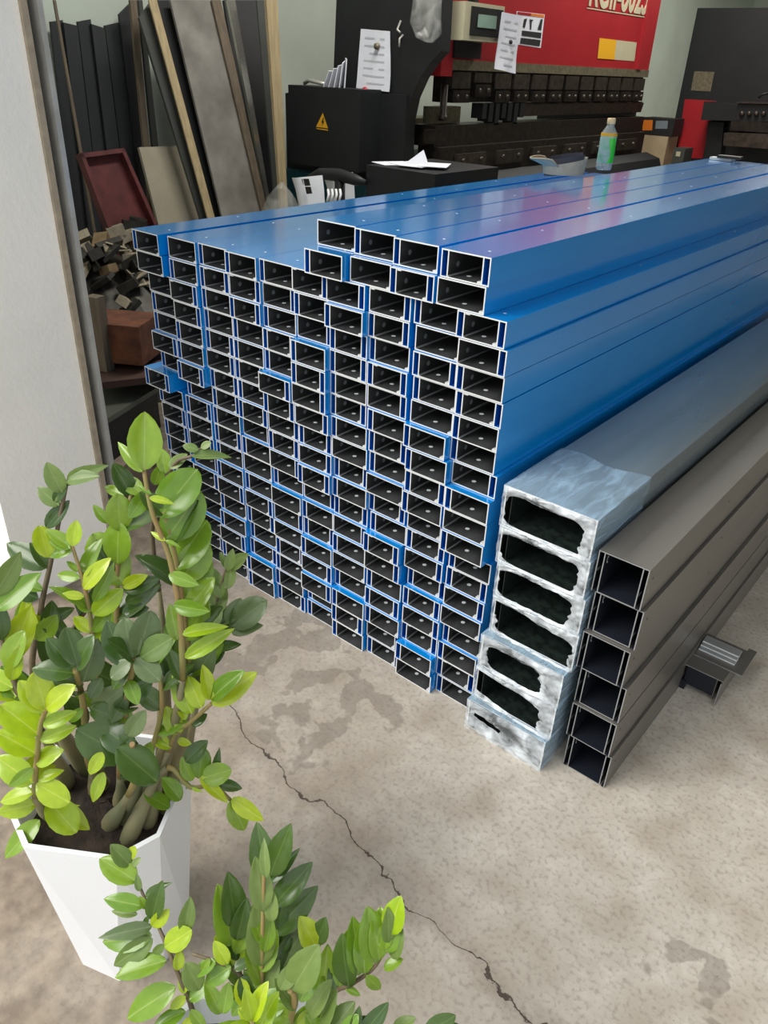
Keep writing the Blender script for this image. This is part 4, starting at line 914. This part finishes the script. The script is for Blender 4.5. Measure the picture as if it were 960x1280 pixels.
sc = lambda dx, dy: (C2[0]+dx, C2[1]+dy, H2-.055)
kw2 = dict(bulb=False)
traced(p2, sc(-.09, .0), [(240, 1262, 1.0), (232, 1240, .99), (216, 1201, .98), (198, 1158, .99), (180, 1121, 1.0), (161, 1075, 1.02)], .0045, .0018,
 '163 1082 140 1057 po; 171 1102 124 1071 mo; 161 1074 168 1059 br; 165 1083 175 1072 po; 174 1114 171 1094 pl; 179 1133 129 1122 ml; 172 1143 136 1138 ps; 182 1120 208 1103 ds; 183 1136 175 1121 mo; 190 1150 199 1107 dl; 190 1158 210 1139 bo; 190 1169 123 1179 ml; 190 1158 124 1171 gs; 191 1173 139 1211 pl; 208 1201 141 1217 ml; 206 1184 237 1164 br; 222 1213 225 1189 bo; 230 1242 228 1214 bl; 220 1234 151 1274 ml; 232 1264 188 1284 ml; 230 1166 238 1126 pl; 236 1250 262 1225 mo; 232 1245 212 1262 bo; 238 1262 258 1290 ml; 240 1270 225 1300 bo; 186 1145 178 1160 dl; 205 1180 190 1195 po', seed=21, smat='stemd', **kw2)
traced(p2, sc(-.06, .02), [(325, 1262, .96), (303, 1222, .95), (280, 1206, .94), (240, 1192, .94)], .004, .002,
 '250 1237 233 1206 pr; 289 1208 254 1230 mo; 276 1267 258 1230 ml; 279 1267 285 1230 mo; 300 1221 329 1263 do; 262 1198 250 1218 ml; 285 1205 268 1178 bo; 270 1202 240 1218 mo; 310 1240 290 1272 mo; 316 1250 336 1225 mo; 300 1222 306 1262 bo; 292 1212 314 1198 do; 322 1262 300 1285 ml', seed=27, smat='stemd', **kw2)
traced(p2, sc(-.05, .04), [(305, 1260, .98), (296, 1200, .96), (294, 1140, .95)], .004, .002,
 '290 1182 277 1112 ml; 293 1157 290 1098 dl; 283 1182 273 1151 pl; 286 1204 271 1171 bo; 291 1206 313 1169 bl; 295 1192 319 1136 ml; 296 1175 308 1130 dl; 300 1225 282 1200 pl; 302 1240 318 1205 ml; 300 1230 280 1195 ml; 302 1245 330 1215 ml; 297 1200 280 1160 dl; 304 1255 284 1232 mo', seed=22, **kw2)
traced(p2, sc(-.03, .03), [(326, 1250, .95), (328, 1170, .92), (330, 1085, .9)], .004, .002,
 '329 1139 322 1076 pl; 333 1097 328 1053 ps; 326 1207 325 1131 pl; 340 1152 338 1113 pl; 322 1237 324 1204 pl; 330 1190 340 1150 ml; 326 1230 312 1190 ml; 328 1215 345 1165 ml; 327 1245 345 1205 pl; 326 1250 305 1215 ml; 328 1180 316 1140 ml', seed=24, **kw2)
traced(p2, sc(-.02, .06), [(345, 1240, 1.0), (342, 1170, .97), (336, 1095, .95)], .005, .002,
 '335 1107 321 1031 dl; 338 1094 359 1037 dl; 335 1104 372 1064 ds; 342 1132 387 1081 dl; 340 1167 395 1112 dl; 352 1192 357 1130 dl; 354 1207 376 1159 gl; 342 1227 343 1164 dl; 372 1202 381 1154 do; 346 1212 366 1172 dl; 345 1222 372 1190 dl; 343 1200 326 1160 dl; 345 1240 362 1200 ml; 341 1170 358 1128 dl', seed=23, **kw2)
traced(p2, sc(.04, .07), [(410, 1253, .98), (440, 1230, .95), (467, 1210, .94), (486, 1178, .93)], .0045, .002,
 '397 1187 378 1149 bo; 396 1180 405 1150 do; 425 1234 437 1164 ml; 448 1219 445 1151 ml; 470 1203 463 1139 mo; 480 1188 474 1136 mo; 487 1167 498 1124 bo; 490 1197 500 1164 po; 480 1211 502 1198 mo; 458 1219 476 1239 mo; 402 1242 411 1189 ml; 418 1240 425 1186 dl; 432 1234 450 1244 ml; 485 1178 488 1140 pl; 412 1252 395 1225 pl; 408 1252 390 1200 dl; 415 1247 408 1195 ml; 436 1233 424 1176 dl; 456 1217 453 1158 ml; 474 1200 470 1150 ml; 482 1190 498 1150 mo; 405 1254 430 1270 ml', seed=25, smat='stemd', **kw2)
traced(p2, sc(.01, .02), [(362, 1280, .9), (368, 1248, .87), (362, 1238, .86)], .005, .003,
 '350 1237 371 1203 po; 366 1237 394 1187 po; 375 1252 399 1207 ml; 385 1272 410 1227 pl; 305 1288 356 1237 mo; 375 1292 381 1260 mo; 335 1270 358 1250 mo; 345 1290 300 1262 bo; 400 1292 412 1262 ml; 370 1262 348 1225 pl; 390 1290 415 1240 po; 366 1275 330 1258 mo; 360 1285 350 1262 mo; 372 1280 395 1262 bo; 330 1292 318 1268 mo', seed=26, **kw2)
traced(p2, sc(.03, -.02), [(395, 1310, .9), (412, 1285, .88)], .005, .003,
 '412 1292 441 1252 po; 425 1300 470 1275 do; 452 1294 484 1257 dl; 440 1292 450 1262 dl; 420 1300 432 1272 ml; 400 1298 385 1270 mo; 430 1298 445 1270 mo', seed=29, **kw2)
traced(p2, sc(.1, -.04), [(470, 1330, .9), (525, 1290, .9)], .004, .002,
 '490 1292 517 1271 po; 530 1292 570 1271 do; 525 1296 500 1285 do; 535 1300 590 1290 do', seed=30, **kw2)
stem(p2, sc(-.02, -.05), [(320, 1330, .88), (315, 1275, .85)], .005, .003, 8, .3, .05, 'bright', 'long', .8, seed=31, lm2='mid', **kw2)
stem(p2, sc(0, .08), [(362, 1230, 1.02), (356, 1180, 1.0)], .004, .002, 7, .3, .05, 'deep', 'long', .8, seed=32, **kw2)
